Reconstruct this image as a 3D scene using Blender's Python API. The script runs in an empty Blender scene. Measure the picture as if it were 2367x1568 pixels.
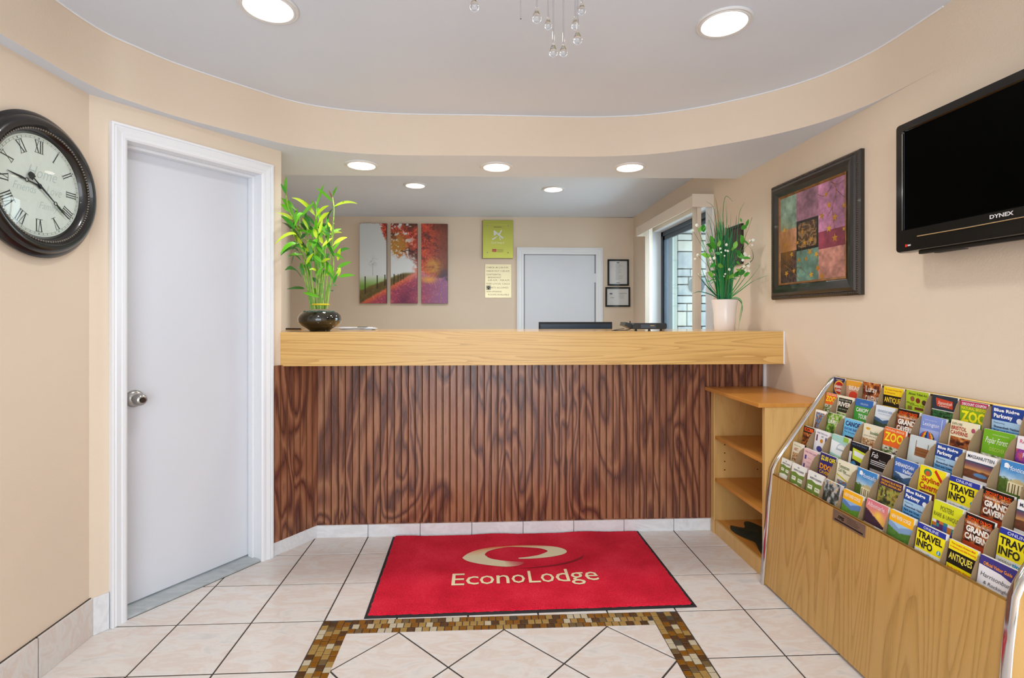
import bpy, bmesh, math, random
import numpy as np
from mathutils import Vector, Matrix
random.seed(7)
S = bpy.context.scene
COL = S.collection
PI = math.pi

# ------------------------------------------------------------------ camera
cam_d = bpy.data.cameras.new('camera')
cam = bpy.data.objects.new('camera', cam_d)
COL.objects.link(cam)
cam.location = (0, 0, 1.28)
cam.rotation_euler = (PI / 2, 0, -0.0465)
cam_d.sensor_width = 36
cam_d.lens = 1165.78 / 2367 * 36
cam_d.shift_x = (1183.5 - 1168.89) / 2367
cam_d.shift_y = -(784 - 732.79) / 2367
cam_d.clip_start = 0.02
S.camera = cam

# ------------------------------------------------------------------ world, lights, exposure
W = bpy.data.worlds.new('sky')
S.world = W
W.use_nodes = True
W.node_tree.nodes['Background'].inputs[0].default_value = (0.80, 0.90, 1.0, 1)
W.node_tree.nodes['Background'].inputs[1].default_value = 2.7
S.view_settings.view_transform = 'Standard'
S.view_settings.look = 'None'
S.view_settings.exposure = -0.05
S.view_settings.gamma = 1.0
S.view_settings.use_curve_mapping = False
S.cycles.max_bounces = 10
S.cycles.diffuse_bounces = 6
S.cycles.sample_clamp_indirect = 4.0
CAN_W = 4.2        # watts of each recessed lamp
LENS_E = 7.0
def area_light(name, loc, rot, sx, sy, power, color):
    d = bpy.data.lights.new(name, 'AREA'); d.shape = 'RECTANGLE'; d.size = sx; d.size_y = sy
    d.energy = power; d.color = color
    o = bpy.data.objects.new(name, d); o.location = loc; o.rotation_euler = rot
    COL.objects.link(o)
    return o
# daylight through the entrance glazing behind the camera and through the office window
area_light('entrance_daylight', (0.0, -2.05, 1.25), (PI / 2, 0, 0), 2.6, 2.2, 55, (0.90, 0.95, 1.0))
area_light('office_window_daylight', (2.3, 4.4, 1.65), (PI / 2, 0, PI / 2), 1.2, 1.1, 34, (0.86, 0.93, 1.0))

# ------------------------------------------------------------------ colour and materials
def lin(c):
    return tuple(x / 12.92 if x <= 0.04045 else ((x + 0.055) / 1.055) ** 2.4 for x in c)
def hx(h):
    h = h.lstrip('#')
    return tuple(int(h[i:i + 2], 16) / 255 for i in (0, 2, 4))
def L4(h):
    return (*lin(hx(h)), 1.0)
_M = {}
def base_mat(name):
    m = bpy.data.materials.new(name); m.use_nodes = True
    nt = m.node_tree
    return m, nt, nt.nodes['Principled BSDF']
def node(nt, t, **kw):
    n = nt.nodes.new(t)
    for k, v in kw.items():
        setattr(n, k, v)
    return n
def ramp(nt, stops, interp='LINEAR'):
    r = nt.nodes.new('ShaderNodeValToRGB'); cr = r.color_ramp; cr.interpolation = interp
    while len(cr.elements) < len(stops):
        cr.elements.new(0.5)
    for e, (p, c) in zip(cr.elements, stops):
        e.position = p; e.color = L4(c)
    return r
def plain(name, color, rough=0.5, metal=0.0, coat=0.0, spec=None, emit=None):
    if name in _M: return _M[name]
    m, nt, b = base_mat(name)
    b.inputs['Base Color'].default_value = L4(color)
    b.inputs['Roughness'].default_value = rough
    b.inputs['Metallic'].default_value = metal
    b.inputs['Coat Weight'].default_value = coat
    if spec is not None: b.inputs['Specular IOR Level'].default_value = spec
    if emit:
        b.inputs['Emission Color'].default_value = L4(emit[0]); b.inputs['Emission Strength'].default_value = emit[1]
    _M[name] = m
    return m
def paint(name, c1, c2, rough=0.6, nscale=1.2, bump=0.12, bscale=160):
    m, nt, b = base_mat(name)
    g = node(nt, 'ShaderNodeNewGeometry')
    n1 = node(nt, 'ShaderNodeTexNoise'); n1.inputs['Scale'].default_value = nscale; n1.inputs['Detail'].default_value = 3
    nt.links.new(g.outputs['Position'], n1.inputs['Vector'])
    r = ramp(nt, [(0.3, c1), (0.7, c2)])
    nt.links.new(n1.outputs['Fac'], r.inputs['Fac']); nt.links.new(r.outputs['Color'], b.inputs['Base Color'])
    n2 = node(nt, 'ShaderNodeTexNoise'); n2.inputs['Scale'].default_value = bscale; n2.inputs['Detail'].default_value = 2
    nt.links.new(g.outputs['Position'], n2.inputs['Vector'])
    bp = node(nt, 'ShaderNodeBump'); bp.inputs['Strength'].default_value = bump; bp.inputs['Distance'].default_value = 0.004
    nt.links.new(n2.outputs['Fac'], bp.inputs['Height']); nt.links.new(bp.outputs['Normal'], b.inputs['Normal'])
    b.inputs['Roughness'].default_value = rough
    _M[name] = m
    return m
def wood(name, stops, grain='Z', figure=(4.0, 0.55), rings=26, rough=0.35, pore=0.35, coat=0.0, dist=0.6, offset=0.0, pore_col=None, bump=0.05):
    """contour lines of a stretched noise give cathedral figure; a finer stretched noise gives pores"""
    m, nt, b = base_mat(name)
    g = node(nt, 'ShaderNodeNewGeometry')
    def stretched(across, along):
        mp = node(nt, 'ShaderNodeMapping')
        sc = {'Z': (across, across, along), 'X': (along, across, across), 'Y': (across, along, across)}[grain]
        mp.inputs['Scale'].default_value = sc
        mp.inputs['Location'].default_value = (offset, offset * 0.7, offset * 1.3)
        nt.links.new(g.outputs['Position'], mp.inputs['Vector'])
        return mp
    mp = stretched(*figure)
    n1 = node(nt, 'ShaderNodeTexNoise'); n1.inputs['Scale'].default_value = 1.0; n1.inputs['Detail'].default_value = 1.5; n1.inputs['Distortion'].default_value = dist
    nt.links.new(mp.outputs['Vector'], n1.inputs['Vector'])
    mul = node(nt, 'ShaderNodeMath', operation='MULTIPLY'); mul.inputs[1].default_value = rings
    nt.links.new(n1.outputs['Fac'], mul.inputs[0])
    fr = node(nt, 'ShaderNodeMath', operation='FRACT'); nt.links.new(mul.outputs[0], fr.inputs[0])
    mp2 = stretched(figure[0] * 34, figure[1] * 9)
    n2 = node(nt, 'ShaderNodeTexNoise'); n2.inputs['Scale'].default_value = 1.0; n2.inputs['Detail'].default_value = 3
    nt.links.new(mp2.outputs['Vector'], n2.inputs['Vector'])
    mx = node(nt, 'ShaderNodeMath', operation='MULTIPLY_ADD'); mx.inputs[1].default_value = pore
    nt.links.new(n2.outputs['Fac'], mx.inputs[0])
    sc = node(nt, 'ShaderNodeMath', operation='MULTIPLY'); sc.inputs[1].default_value = 1.0 - pore
    nt.links.new(fr.outputs[0], sc.inputs[0]); nt.links.new(sc.outputs[0], mx.inputs[2])
    r = ramp(nt, stops)
    nt.links.new(mx.outputs[0], r.inputs['Fac']); nt.links.new(r.outputs['Color'], b.inputs['Base Color'])
    bp = node(nt, 'ShaderNodeBump'); bp.inputs['Strength'].default_value = bump; bp.inputs['Distance'].default_value = 0.002
    nt.links.new(n2.outputs['Fac'], bp.inputs['Height']); nt.links.new(bp.outputs['Normal'], b.inputs['Normal'])
    b.inputs['Roughness'].default_value = rough; b.inputs['Coat Weight'].default_value = coat
    _M[name] = m
    return m
def tile_mat(name, c1, c2, c3, rough=0.22):
    m, nt, b = base_mat(name)
    g = node(nt, 'ShaderNodeNewGeometry'); oi = node(nt, 'ShaderNodeObjectInfo')
    ad = node(nt, 'ShaderNodeVectorMath', operation='ADD')
    sc = node(nt, 'ShaderNodeVectorMath', operation='SCALE'); sc.inputs['Scale'].default_value = 7.0
    nt.links.new(oi.outputs['Random'], sc.inputs[0]); nt.links.new(g.outputs['Position'], ad.inputs[0]); nt.links.new(sc.outputs[0], ad.inputs[1])
    mp = node(nt, 'ShaderNodeMapping'); mp.inputs['Rotation'].default_value = (0, 0, 0.5); mp.inputs['Scale'].default_value = (4, 12, 6)
    nt.links.new(ad.outputs[0], mp.inputs['Vector'])
    n1 = node(nt, 'ShaderNodeTexNoise'); n1.inputs['Scale'].default_value = 1.6; n1.inputs['Detail'].default_value = 7; n1.inputs['Roughness'].default_value = 0.62; n1.inputs['Distortion'].default_value = 0.9
    nt.links.new(mp.outputs['Vector'], n1.inputs['Vector'])
    r = ramp(nt, [(0.30, c3), (0.45, c1), (0.58, c2), (0.72, c1)])
    nt.links.new(n1.outputs['Fac'], r.inputs['Fac']); nt.links.new(r.outputs['Color'], b.inputs['Base Color'])
    b.inputs['Roughness'].default_value = rough
    _M[name] = m
    return m
def attr_mat(name, rough=0.45, coat=0.0, metal=0.0):
    m, nt, b = base_mat(name)
    a = node(nt, 'ShaderNodeAttribute'); a.attribute_name = 'Col'
    nt.links.new(a.outputs['Color'], b.inputs['Base Color'])
    b.inputs['Roughness'].default_value = rough; b.inputs['Coat Weight'].default_value = coat; b.inputs['Metallic'].default_value = metal
    _M[name] = m
    return m
def glassy(name, tint='#ffffff', refl=0.04, rough=0.0):
    """thin clear sheet: mostly transparent, mirror-like at a glancing angle"""
    m = bpy.data.materials.new(name); m.use_nodes = True
    nt = m.node_tree
    for n in list(nt.nodes): nt.nodes.remove(n)
    out = node(nt, 'ShaderNodeOutputMaterial'); mix = node(nt, 'ShaderNodeMixShader')
    tr = node(nt, 'ShaderNodeBsdfTransparent'); tr.inputs[0].default_value = L4(tint)
    gl = node(nt, 'ShaderNodeBsdfGlossy'); gl.inputs['Roughness'].default_value = rough
    lw = node(nt, 'ShaderNodeLayerWeight'); lw.inputs[0].default_value = 0.5
    pw = node(nt, 'ShaderNodeMath', operation='POWER'); pw.inputs[1].default_value = 5.0; nt.links.new(lw.outputs['Facing'], pw.inputs[0])
    ma = node(nt, 'ShaderNodeMath', operation='MULTIPLY_ADD'); ma.inputs[1].default_value = 0.9; ma.inputs[2].default_value = refl; nt.links.new(pw.outputs[0], ma.inputs[0])
    nt.links.new(ma.outputs[0], mix.inputs[0]); nt.links.new(tr.outputs[0], mix.inputs[1]); nt.links.new(gl.outputs[0], mix.inputs[2]); nt.links.new(mix.outputs[0], out.inputs[0])
    _M[name] = m
    return m

WALL = paint('wall_paint', '#d9c8b4', '#dfcfbb', 0.55)
WHITE_CEIL = paint('ceiling_paint', '#d3dce9', '#d9e1ed', 0.7, bump=0.05)
WTRIM = plain('white_gloss_paint', '#e4e7ec', 0.35)
DOORW = paint('door_white', '#cfd3db', '#d4d8e0', 0.4, bump=0.02)
OAKLIP = wood('oak_counter', [(0.05, '#94703a'), (0.25, '#bd9352'), (0.45, '#d0a763'), (0.75, '#d6ae6a'), (0.9, '#c69b56')], 'X', (9.0, 0.5), 17, 0.32, 0.52)
OAKTOP = wood('oak_counter_top', [(0.0, '#c29150'), (0.4, '#d3a663'), (1.0, '#c99b55')], 'X', (5.0, 0.4), 14, 0.16, 0.4, coat=0.3)
RACKW = wood('rack_oak_laminate', [(0.05, '#96713a'), (0.2, '#a88245'), (0.4, '#b89050'), (0.7, '#bd9558'), (0.88, '#ad854a')], 'Z', (6.5, 0.5), 17, 0.38, 0.35, offset=3.1, dist=0.2)
SHELFW = wood('shelf_oak', [(0.0, '#b98a4c'), (0.4, '#d0a768'), (1.0, '#c79c5c')], 'Z', (4.0, 0.5), 9, 0.4, 0.5, offset=1.7)
SHELFT = wood('shelf_top_oak', [(0.0, '#b0702a'), (0.4, '#c98a3e'), (1.0, '#bf8036')], 'Y', (5.0, 0.5), 9, 0.3, 0.5, offset=5.7)
BEAD = wood('stained_beadboard', [(0.12, '#45282a'), (0.27, '#704536'), (0.44, '#9c6c50'), (0.64, '#875642'), (0.82, '#4c2d2b')], 'Z', (4.2, 1.0), 7.0, 0.28, 0.36, dist=1.5, bump=0.2)
GROOVE = plain('bead_groove', '#6b3f20', 0.35)
TILE = tile_mat('floor_tile', '#d6d2ce', '#d0c4bc', '#c6c4c2')
TILEW = tile_mat('baseboard_tile', '#dfe2e6', '#d5d6da', '#cfd0d3', 0.3)
GROUT = plain('dark_grout', '#3b322d', 0.9)
BLACK = plain('black_gloss', '#0a0a0b', 0.12)
BLACKM = plain('black_matt', '#121212', 0.5)
CHROME = plain('chrome', '#d8d8da', 0.12, 1.0)
BRASS = plain('brass_edge', '#c9ad6a', 0.25, 1.0)
NICKEL = plain('satin_nickel', '#a9a6a2', 0.28, 1.0)
CARD = paint('brown_card', '#8d7559', '#98805f', 0.8, nscale=6, bump=0.02)
PRINT = attr_mat('printed_ink', 0.35)
PAPER = plain('paper_edge', '#e6e2da', 0.7)
LENS = plain('lamp_lens', '#ffffff', 0.5, emit=('#fff6ea', LENS_E))
GLASS = glassy('window_glass', '#eef6f6')

# ------------------------------------------------------------------ mesh builder
def origin_of(p):
    if p is None: return Vector((0, 0, 0))
    v = Vector(p.location)
    while p.parent is not None:
        p = p.parent; v += Vector(p.location)
    return v
class MB:
    def __init__(s):
        s.v = []; s.f = []; s.mi = []; s.c = []
    def add(s, verts, faces, mi=0, col=(1, 1, 1)):
        o = len(s.v); s.v += [tuple(p) for p in verts]
        for f in faces:
            s.f.append(tuple(i + o for i in f)); s.mi.append(mi); s.c.append(col)
        return s
    def box(s, x0, y0, z0, x1, y1, z1, mi=0, bev=0.0):
        if bev <= 0:
            v = [(x, y, z) for z in (z0, z1) for y in (y0, y1) for x in (x0, x1)]
            return s.add(v, [(0, 2, 3, 1), (4, 5, 7, 6), (0, 1, 5, 4), (2, 6, 7, 3), (0, 4, 6, 2), (1, 3, 7, 5)], mi)
        bm = bmesh.new(); bmesh.ops.create_cube(bm, size=1)
        for p in bm.verts:
            p.co = Vector(((x0 + x1) / 2 + p.co.x * (x1 - x0), (y0 + y1) / 2 + p.co.y * (y1 - y0), (z0 + z1) / 2 + p.co.z * (z1 - z0)))
        bmesh.ops.bevel(bm, geom=bm.edges[:] , offset=bev, segments=2, affect='EDGES', profile=0.7)
        s.bm(bm, mi); bm.free(); return s
    def bm(s, bm, mi=0, M=None):
        bm.verts.index_update()
        s.add([(M @ p.co if M else p.co)[:] for p in bm.verts], [[q.index for q in f.verts] for f in bm.faces], mi)
        return s
    def prism(s, poly, z0, z1, mi=0, bev=0.0):
        """vertical prism over an anticlockwise polygon; the top edge may be chamfered inward"""
        n = len(poly); P = [Vector(p) for p in poly]
        lo = [(p.x, p.y, z0) for p in P]
        if bev > 0:
            ins = []
            for i in range(n):
                a, b, c = P[i - 1], P[i], P[(i + 1) % n]
                e1 = (b - a).normalized(); e2 = (c - b).normalized()
                n1 = Vector((-e1.y, e1.x)); n2 = Vector((-e2.y, e2.x))
                d = n1 + n2
                k = bev / max(0.25, d.dot(n1)); ins.append(b + d * k)
            mid = [(p.x, p.y, z1 - bev) for p in P]; hi = [(p.x, p.y, z1) for p in ins]
            v = lo + mid + hi
            f = [tuple(range(n - 1, -1, -1)), tuple(range(2 * n, 3 * n))]
            for k in (0, n):
                f += [(k + i, k + (i + 1) % n, k + n + (i + 1) % n, k + n + i) for i in range(n)]
        else:
            v = lo + [(p.x, p.y, z1) for p in P]
            f = [tuple(range(n - 1, -1, -1)), tuple(range(n, 2 * n))] + [(i, (i + 1) % n, n + (i + 1) % n, n + i) for i in range(n)]
        return s.add(v, f, mi)
    def extrude(s, poly, a, b, axis='Y', mi=0):
        """closed outline (two coordinates) swept between a and b on an axis"""
        n = len(poly)
        mk = {'Y': lambda p, t: (p[0], t, p[1]), 'X': lambda p, t: (t, p[0], p[1]), 'Z': lambda p, t: (p[0], p[1], t)}[axis]
        v = [mk(p, a) for p in poly] + [mk(p, b) for p in poly]
        f = [tuple(range(n)), tuple(range(2 * n - 1, n - 1, -1))] + [(i, n + i, n + (i + 1) % n, (i + 1) % n) for i in range(n)]
        return s.add(v, f, mi)
    def lathe(s, prof, M=Matrix(), seg=32, mi=0, close=True):
        n = len(prof); v = []; f = []
        for k in range(seg):
            a = 2 * PI * k / seg
            v += [(M @ Vector((r * math.cos(a), r * math.sin(a), z)))[:] for r, z in prof]
        for k in range(seg):
            k2 = (k + 1) % seg
            f += [(k * n + i, k2 * n + i, k2 * n + i + 1, k * n + i + 1) for i in range(n - 1)]
        return s.add(v, f, mi)
    def tube(s, pts, r, seg=6, mi=0, taper=None, col=(1, 1, 1)):
        P = [Vector(p) for p in pts]; n = len(P); v = []; f = []
        for i, p in enumerate(P):
            t = (P[min(i + 1, n - 1)] - P[max(i - 1, 0)]).normalized()
            u = t.orthogonal().normalized() if i == 0 else (u - t * u.dot(t)).normalized()
            w = t.cross(u); rr = r if taper is None else r + (taper - r) * i / (n - 1)
            v += [(p + (u * math.cos(2 * PI * k / seg) + w * math.sin(2 * PI * k / seg)) * rr)[:] for k in range(seg)]
        for i in range(n - 1):
            f += [(i * seg + k, i * seg + (k + 1) % seg, (i + 1) * seg + (k + 1) % seg, (i + 1) * seg + k) for k in range(seg)]
        f += [tuple(range(seg - 1, -1, -1)), tuple(range((n - 1) * seg, n * seg))]
        return s.add(v, f, mi, col)
    def sphere(s, c, r, M=None, u=10, w=7, mi=0, sz=(1, 1, 1)):
        bm = bmesh.new(); bmesh.ops.create_uvsphere(bm, u_segments=u, v_segments=w, radius=r)
        for p in bm.verts: p.co = Vector((p.co.x * sz[0], p.co.y * sz[1], p.co.z * sz[2])) + Vector(c)
        s.bm(bm, mi); bm.free(); return s
    def build(s, name, mats, parent=None, smooth=False, origin=None, kind=None, label=None):
        me = bpy.data.meshes.new(name)
        if origin is None:
            o0 = origin_of(parent)
        else:
            o0 = Vector(origin)
        me.from_pydata([(a - o0.x, b - o0.y, c - o0.z) for a, b, c in s.v], [], s.f)
        mats = mats if isinstance(mats, (list, tuple)) else [mats]
        for m in mats: me.materials.append(m)
        if len(mats) > 1: me.polygons.foreach_set('material_index', s.mi)
        if any(m in (PRINT, _M.get('leaf_green'), _M.get('printed_matt')) for m in mats):
            ca = me.color_attributes.new('Col', 'FLOAT_COLOR', 'CORNER')
            cnt = np.zeros(len(me.polygons), dtype=np.int32); me.polygons.foreach_get('loop_total', cnt)
            arr = np.ones((len(s.f), 4), dtype=np.float32); arr[:, :3] = np.array([lin(c) for c in s.c], dtype=np.float32)
            ca.data.foreach_set('color', np.repeat(arr, cnt, axis=0).ravel())
        if smooth:
            me.polygons.foreach_set('use_smooth', [True] * len(me.polygons))
            me.set_sharp_from_angle(angle=math.radians(38))
        me.update()
        ob = bpy.data.objects.new(name, me); COL.objects.link(ob)
        if parent is not None:
            ob.parent = parent
            if origin is not None: ob.location = o0 - origin_of(parent)
        else:
            ob.location = o0
        if kind: ob['kind'] = kind
        if label: ob['label'] = label
        return ob
def root(name, label, cat, loc, group=None):
    o = bpy.data.objects.new(name, None); COL.objects.link(o); o.location = loc; o.empty_display_size = 0.05
    o['label'] = label; o['category'] = cat
    if group: o['group'] = group
    return o
def tag(o, label, cat, group=None):
    o['label'] = label; o['category'] = cat
    if group: o['group'] = group
    return o
def struct(o):
    o['kind'] = 'structure'; return o
def frame(o, right, up):
    """places flat artwork: right and up span the sheet, the third axis leaves it"""
    o, r, u = Vector(o), Vector(right), Vector(up); n = r.cross(u)
    return lambda x, y, h=0.0: (o + r * x + u * y + n * h)[:]
_T = {}
def text_mesh(body, fat=0.0, shear=0.0):
    k = (body, fat, shear)
    if k not in _T:
        c = bpy.data.curves.new('t', 'FONT'); c.body = body; c.resolution_u = 2; c.offset = fat; c.shear = shear; c.fill_mode = 'FRONT'
        ob = bpy.data.objects.new('t', c); me = bpy.data.meshes.new_from_object(ob)
        v = np.array([p.co[:2] for p in me.vertices]); f = [tuple(p.vertices) for p in me.polygons]
        lo, hi = v.min(0), v.max(0)
        _T[k] = ((v - lo) / (hi - lo), f)
        bpy.data.objects.remove(ob); bpy.data.curves.remove(c); bpy.data.meshes.remove(me)
    return _T[k]
def put_text(mb, fr, body, x0, y0, x1, y1, col, h=0.0006, fat=0.01, shear=0.0):
    v, f = text_mesh(body, fat, shear)
    mb.add([fr(x0 + a * (x1 - x0), y0 + b * (y1 - y0), h) for a, b in v], f, 0, hx(col) if isinstance(col, str) else col)
def put_poly(mb, fr, pts, col, h=0.0003):
    mb.add([fr(a, b, h) for a, b in pts], [tuple(range(len(pts)))], 0, hx(col) if isinstance(col, str) else col)
def put_rect(mb, fr, x0, y0, x1, y1, col, h=0.0003):
    put_poly(mb, fr, [(x0, y0), (x1, y0), (x1, y1), (x0, y1)], col, h)
def put_ell(mb, fr, cx, cy, rx, ry, col, h=0.0003, n=18):
    put_poly(mb, fr, [(cx + rx * math.cos(2 * PI * k / n), cy + ry * math.sin(2 * PI * k / n)) for k in range(n)], col, h)
def put_paint(mb, fr, x0, y0, x1, y1, nx, ny, fn, h=0.0003):
    """a printed picture: one small coloured cell after the other"""
    gx = np.linspace(0, 1, nx + 1); gy = np.linspace(0, 1, ny + 1)
    U, V = np.meshgrid((gx[:-1] + gx[1:]) / 2, (gy[:-1] + gy[1:]) / 2)
    C = np.clip(fn(U, V), 0, 1)
    o = len(mb.v)
    for y in gy:
        for x in gx: mb.v.append(fr(x0 + x * (x1 - x0), y0 + y * (y1 - y0), h))
    for j in range(ny):
        for i in range(nx):
            a = o + j * (nx + 1) + i
            mb.f.append((a, a + 1, a + nx + 2, a + nx + 1)); mb.mi.append(0); mb.c.append(tuple(C[j, i]))
def vnoise(x, y, seed=0):
    xi = np.floor(x).astype(np.int64); yi = np.floor(y).astype(np.int64); fx = x - xi; fy = y - yi
    def hsh(a, b):
        n = (a * 374761393 + b * 668265263 + seed * 974711) & 0x7fffffff
        n = ((n ^ (n >> 13)) * 1274126177) & 0x7fffffff
        return ((n ^ (n >> 16)) & 0xffff) / 65535.0
    sx = fx * fx * (3 - 2 * fx); sy = fy * fy * (3 - 2 * fy)
    a = hsh(xi, yi) * (1 - sx) + hsh(xi + 1, yi) * sx
    b = hsh(xi, yi + 1) * (1 - sx) + hsh(xi + 1, yi + 1) * sx
    return a * (1 - sy) + b * sy
def fbm(x, y, s, seed=0, o=4):
    r = 0; a = 0.5; t = 0
    for k in range(o):
        r = r + a * vnoise(x * s, y * s, seed + k * 17); t += a; a *= 0.5; s *= 2.1
    return r / t
def mixc(a, b, t):
    t = np.clip(t, 0, 1)[..., None] if isinstance(t, np.ndarray) else t
    a = np.array(hx(a)) if isinstance(a, str) else a
    b = np.array(hx(b)) if isinstance(b, str) else b
    return a * (1 - t) + b * t
def sstep(a, b, x):
    t = np.clip((x - a) / (b - a), 0, 1); return t * t * (3 - 2 * t)
def clip_poly(poly, hp):
    for a, b, c in hp:                                   # keep a*x + b*y <= c
        out = []
        for i in range(len(poly)):
            p, q = poly[i - 1], poly[i]
            dp, dq = a * p[0] + b * p[1] - c, a * q[0] + b * q[1] - c
            if (dp <= 0) != (dq <= 0):
                t = dp / (dp - dq); out.append((p[0] + t * (q[0] - p[0]), p[1] + t * (q[1] - p[1])))
            if dq <= 0: out.append(q)
        poly = out
        if len(poly) < 3: return []
    res = []
    for p in poly:
        if not res or math.hypot(p[0] - res[-1][0], p[1] - res[-1][1]) > 0.002: res.append(p)
    if len(res) > 2 and math.hypot(res[0][0] - res[-1][0], res[0][1] - res[-1][1]) <= 0.002: res.pop()
    return res if len(res) > 2 else []
def spline(pts, n=8):
    P = [Vector(p) for p in pts]; out = []
    for i in range(len(P) - 1):
        a, b, c, d = P[max(i - 1, 0)], P[i], P[i + 1], P[min(i + 2, len(P) - 1)]
        for k in range(n):
            t = k / n
            out.append(0.5 * ((2 * b) + (c - a) * t + (2 * a - 5 * b + 4 * c - d) * t * t + (3 * b - a - 3 * c + d) * t ** 3))
    out.append(P[-1]); return out

# ------------------------------------------------------------------ room constants
XL, XR, YB, YP = -1.572, 1.715, 5.655, 2.975      # left wall, right wall, office back wall, counter panel
ZC, ZO, ZS = 2.437, 2.405, 2.195                    # lobby ceiling, office ceiling, soffit underside
def zs(x): return 2.2125 + 0.0125 * (x - 1.7)
def zc(x): return 2.437 + 0.0085 * (x - 1.7)
def zo(x): return 2.409 + 0.0055 * (x - 1.7)
YR = -2.0                                           # entrance wall behind the camera
D0 = Vector((-1.559, 2.113, 0)); DD = Vector((0.56857, 0.82263, 0)); DN = Vector((0.82263, -0.56857, 0))
def dg(t, off, z): return (D0 + DD * t + DN * off + Vector((0, 0, z)))[:]
def dbox(mb, t0, t1, o0, o1, z0, z1, mi=0, bev=0.0):
    """box laid along the slanting door wall"""
    tmp = MB().box(t0, o0, z0, t1, o1, z1, 0, bev)
    # t runs along DD, off along DN: flip winding because the frame is left-handed
    mb.add([dg(a, b, c) for a, b, c in tmp.v], [f[::-1] for f in tmp.f], mi)

# ------------------------------------------------------------------ floor
fl = MB()
fl.box(-2.6, 0.95, -0.12, 1.95, 2.98, -0.003, 0)
fl.box(-2.6, YR - 0.1, -0.12, 1.95, 0.95, 0.0, 1)
fl.box(-2.6, 2.98, -0.12, 1.95, YB + 0.15, 0.0, 1)
floor = struct(fl.build('floor', [GROUT, TILE]))
TS, TX, TY = 0.3014, -1.2663, 1.8545
g = 0.0033
room = [(-1, 0, -XL - 0.001), (1, 0, XR - 0.001), (0, 1, YP - 0.003), (-DN.x, -DN.y, -(DN.x * D0.x + DN.y * D0.y) - 0.001)]
for i in range(-2, 10):
    for j in range(-3, 4):
        if 2 <= i <= 6 and j <= 0: continue
        x, y = TX + i * TS, TY + j * TS
        p = clip_poly([(x + g, y + g), (x + TS - g, y + g), (x + TS - g, y + TS - g), (x + g, y + TS - g)], room)
        if p: MB().prism(p, -0.01, 0.0 + random.uniform(-0.0004, 0.0003), 0, 0.0012).build('tile', TILE, floor)
MX0, MX1, MY1 = -0.549, 0.722, 2.0655               # field of diagonal tiles inside the mosaic border
hd = 0.4262 / 2
for a in range(-2, 8):
    for b in range(0, 6):
        if (a + b) % 2 == 0: continue
        cx, cy = -0.337 + hd * a, 2.064 - hd * b
        k = hd - g * 1.5
        p = clip_poly([(cx, cy - k), (cx + k, cy), (cx, cy + k), (cx - k, cy)], [(-1, 0, -MX0), (1, 0, MX1), (0, 1, MY1), (0, -1, -0.95)])
        if p: MB().prism(p, -0.01, random.uniform(-0.0004, 0.0003), 0, 0.0012).build('diagonal_tile', TILE, floor)
MOS = [plain('mosaic_amber', '#7d5216', 0.12, coat=0.5), plain('mosaic_honey', '#9c7f48', 0.15, coat=0.4), plain('mosaic_brown', '#4f3820', 0.12, coat=0.5),
       plain('mosaic_cream', '#b3a88f', 0.5), plain('mosaic_taupe', '#6a583a', 0.2, coat=0.3), plain('mosaic_slate', '#4a4438', 0.3)]
mw = 0.0145
mos_me = []
for m in MOS:
    o = MB().prism([(-mw + 0.001, -mw + 0.001), (mw - 0.001, -mw + 0.001), (mw - 0.001, mw - 0.001), (-mw + 0.001, mw - 0.001)], -0.01, 0.0, 0, 0.0012).build('mosaic_tile', m)
    mos_me.append(o.data); bpy.data.objects.remove(o)
mrest = MB(); nmos = 0
def mosaic(x, y, w=1.0):
    global nmos
    k = random.choices(range(6), (30, 27, 22, 16, 6, 1))[0]
    if y > 1.60 and nmos < 298:
        o = bpy.data.objects.new('mosaic_tile', mos_me[k]); COL.objects.link(o); o.parent = floor
        o.location = (x, y, random.uniform(-0.0006, 0.0004)); o.scale = (w, 1, 1); o.rotation_euler = (0, 0, random.uniform(-0.03, 0.03)); nmos += 1
    else:
        mrest.prism([(x - mw, y - mw), (x + mw, y - mw), (x + mw, y + mw), (x - mw, y + mw)], -0.01, 0.0, k, 0.001)
for r in range(3):
    for k in range(42):
        x = MX0 + 0.0153 + k * 0.0303 + (0.012 if r == 1 else 0.0)
        if x < MX1 - 0.004: mosaic(x, 2.1415 - 0.0301 * r)
for side in (0, 1):
    for cidx in range(4):
        x = (-0.6635 + 0.0147 + cidx * 0.0291) if side == 0 else (MX1 + 0.0165 + cidx * 0.0297)
        for k in range(40):
            y = 2.1405 - 0.0302 * k - (0.012 if cidx % 2 else 0)
            if y > 0.97: mosaic(x, y)
mrest.build('mosaic_field', MOS, floor, kind='stuff')

# ------------------------------------------------------------------ walls
# left wall
struct(MB().box(XL - 0.12, YR, 0, XL, 2.13, ZC).build('wall_left', WALL))
# slanting wall with the door opening
w = MB()
OT0, OT1, OZ = 0.106, 0.707, 2.025
dbox(w, -0.03, OT0 - 0.018, -0.13, 0, 0, ZC); dbox(w, OT1 + 0.018, 0.825, -0.13, 0, 0, ZC); dbox(w, OT0 - 0.018, OT1 + 0.018, -0.13, 0, OZ + 0.018, ZC)
dbox(w, 0.825, 1.058, -0.13, 0, 0, 1.0)
struct(w.build('wall_diagonal', WALL))
# office wall that runs back from the end of the slanting wall
ow = MB(); a, b = Vector((-1.135, 2.85)), Vector((-2.11, 5.66)); nrm = Vector((-(b - a).y, (b - a).x)).normalized() * 0.1
ow.prism([tuple(a), tuple(b), tuple(b + nrm), tuple(a + nrm)], 0, ZO)
struct(ow.build('wall_office', WALL))
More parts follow.
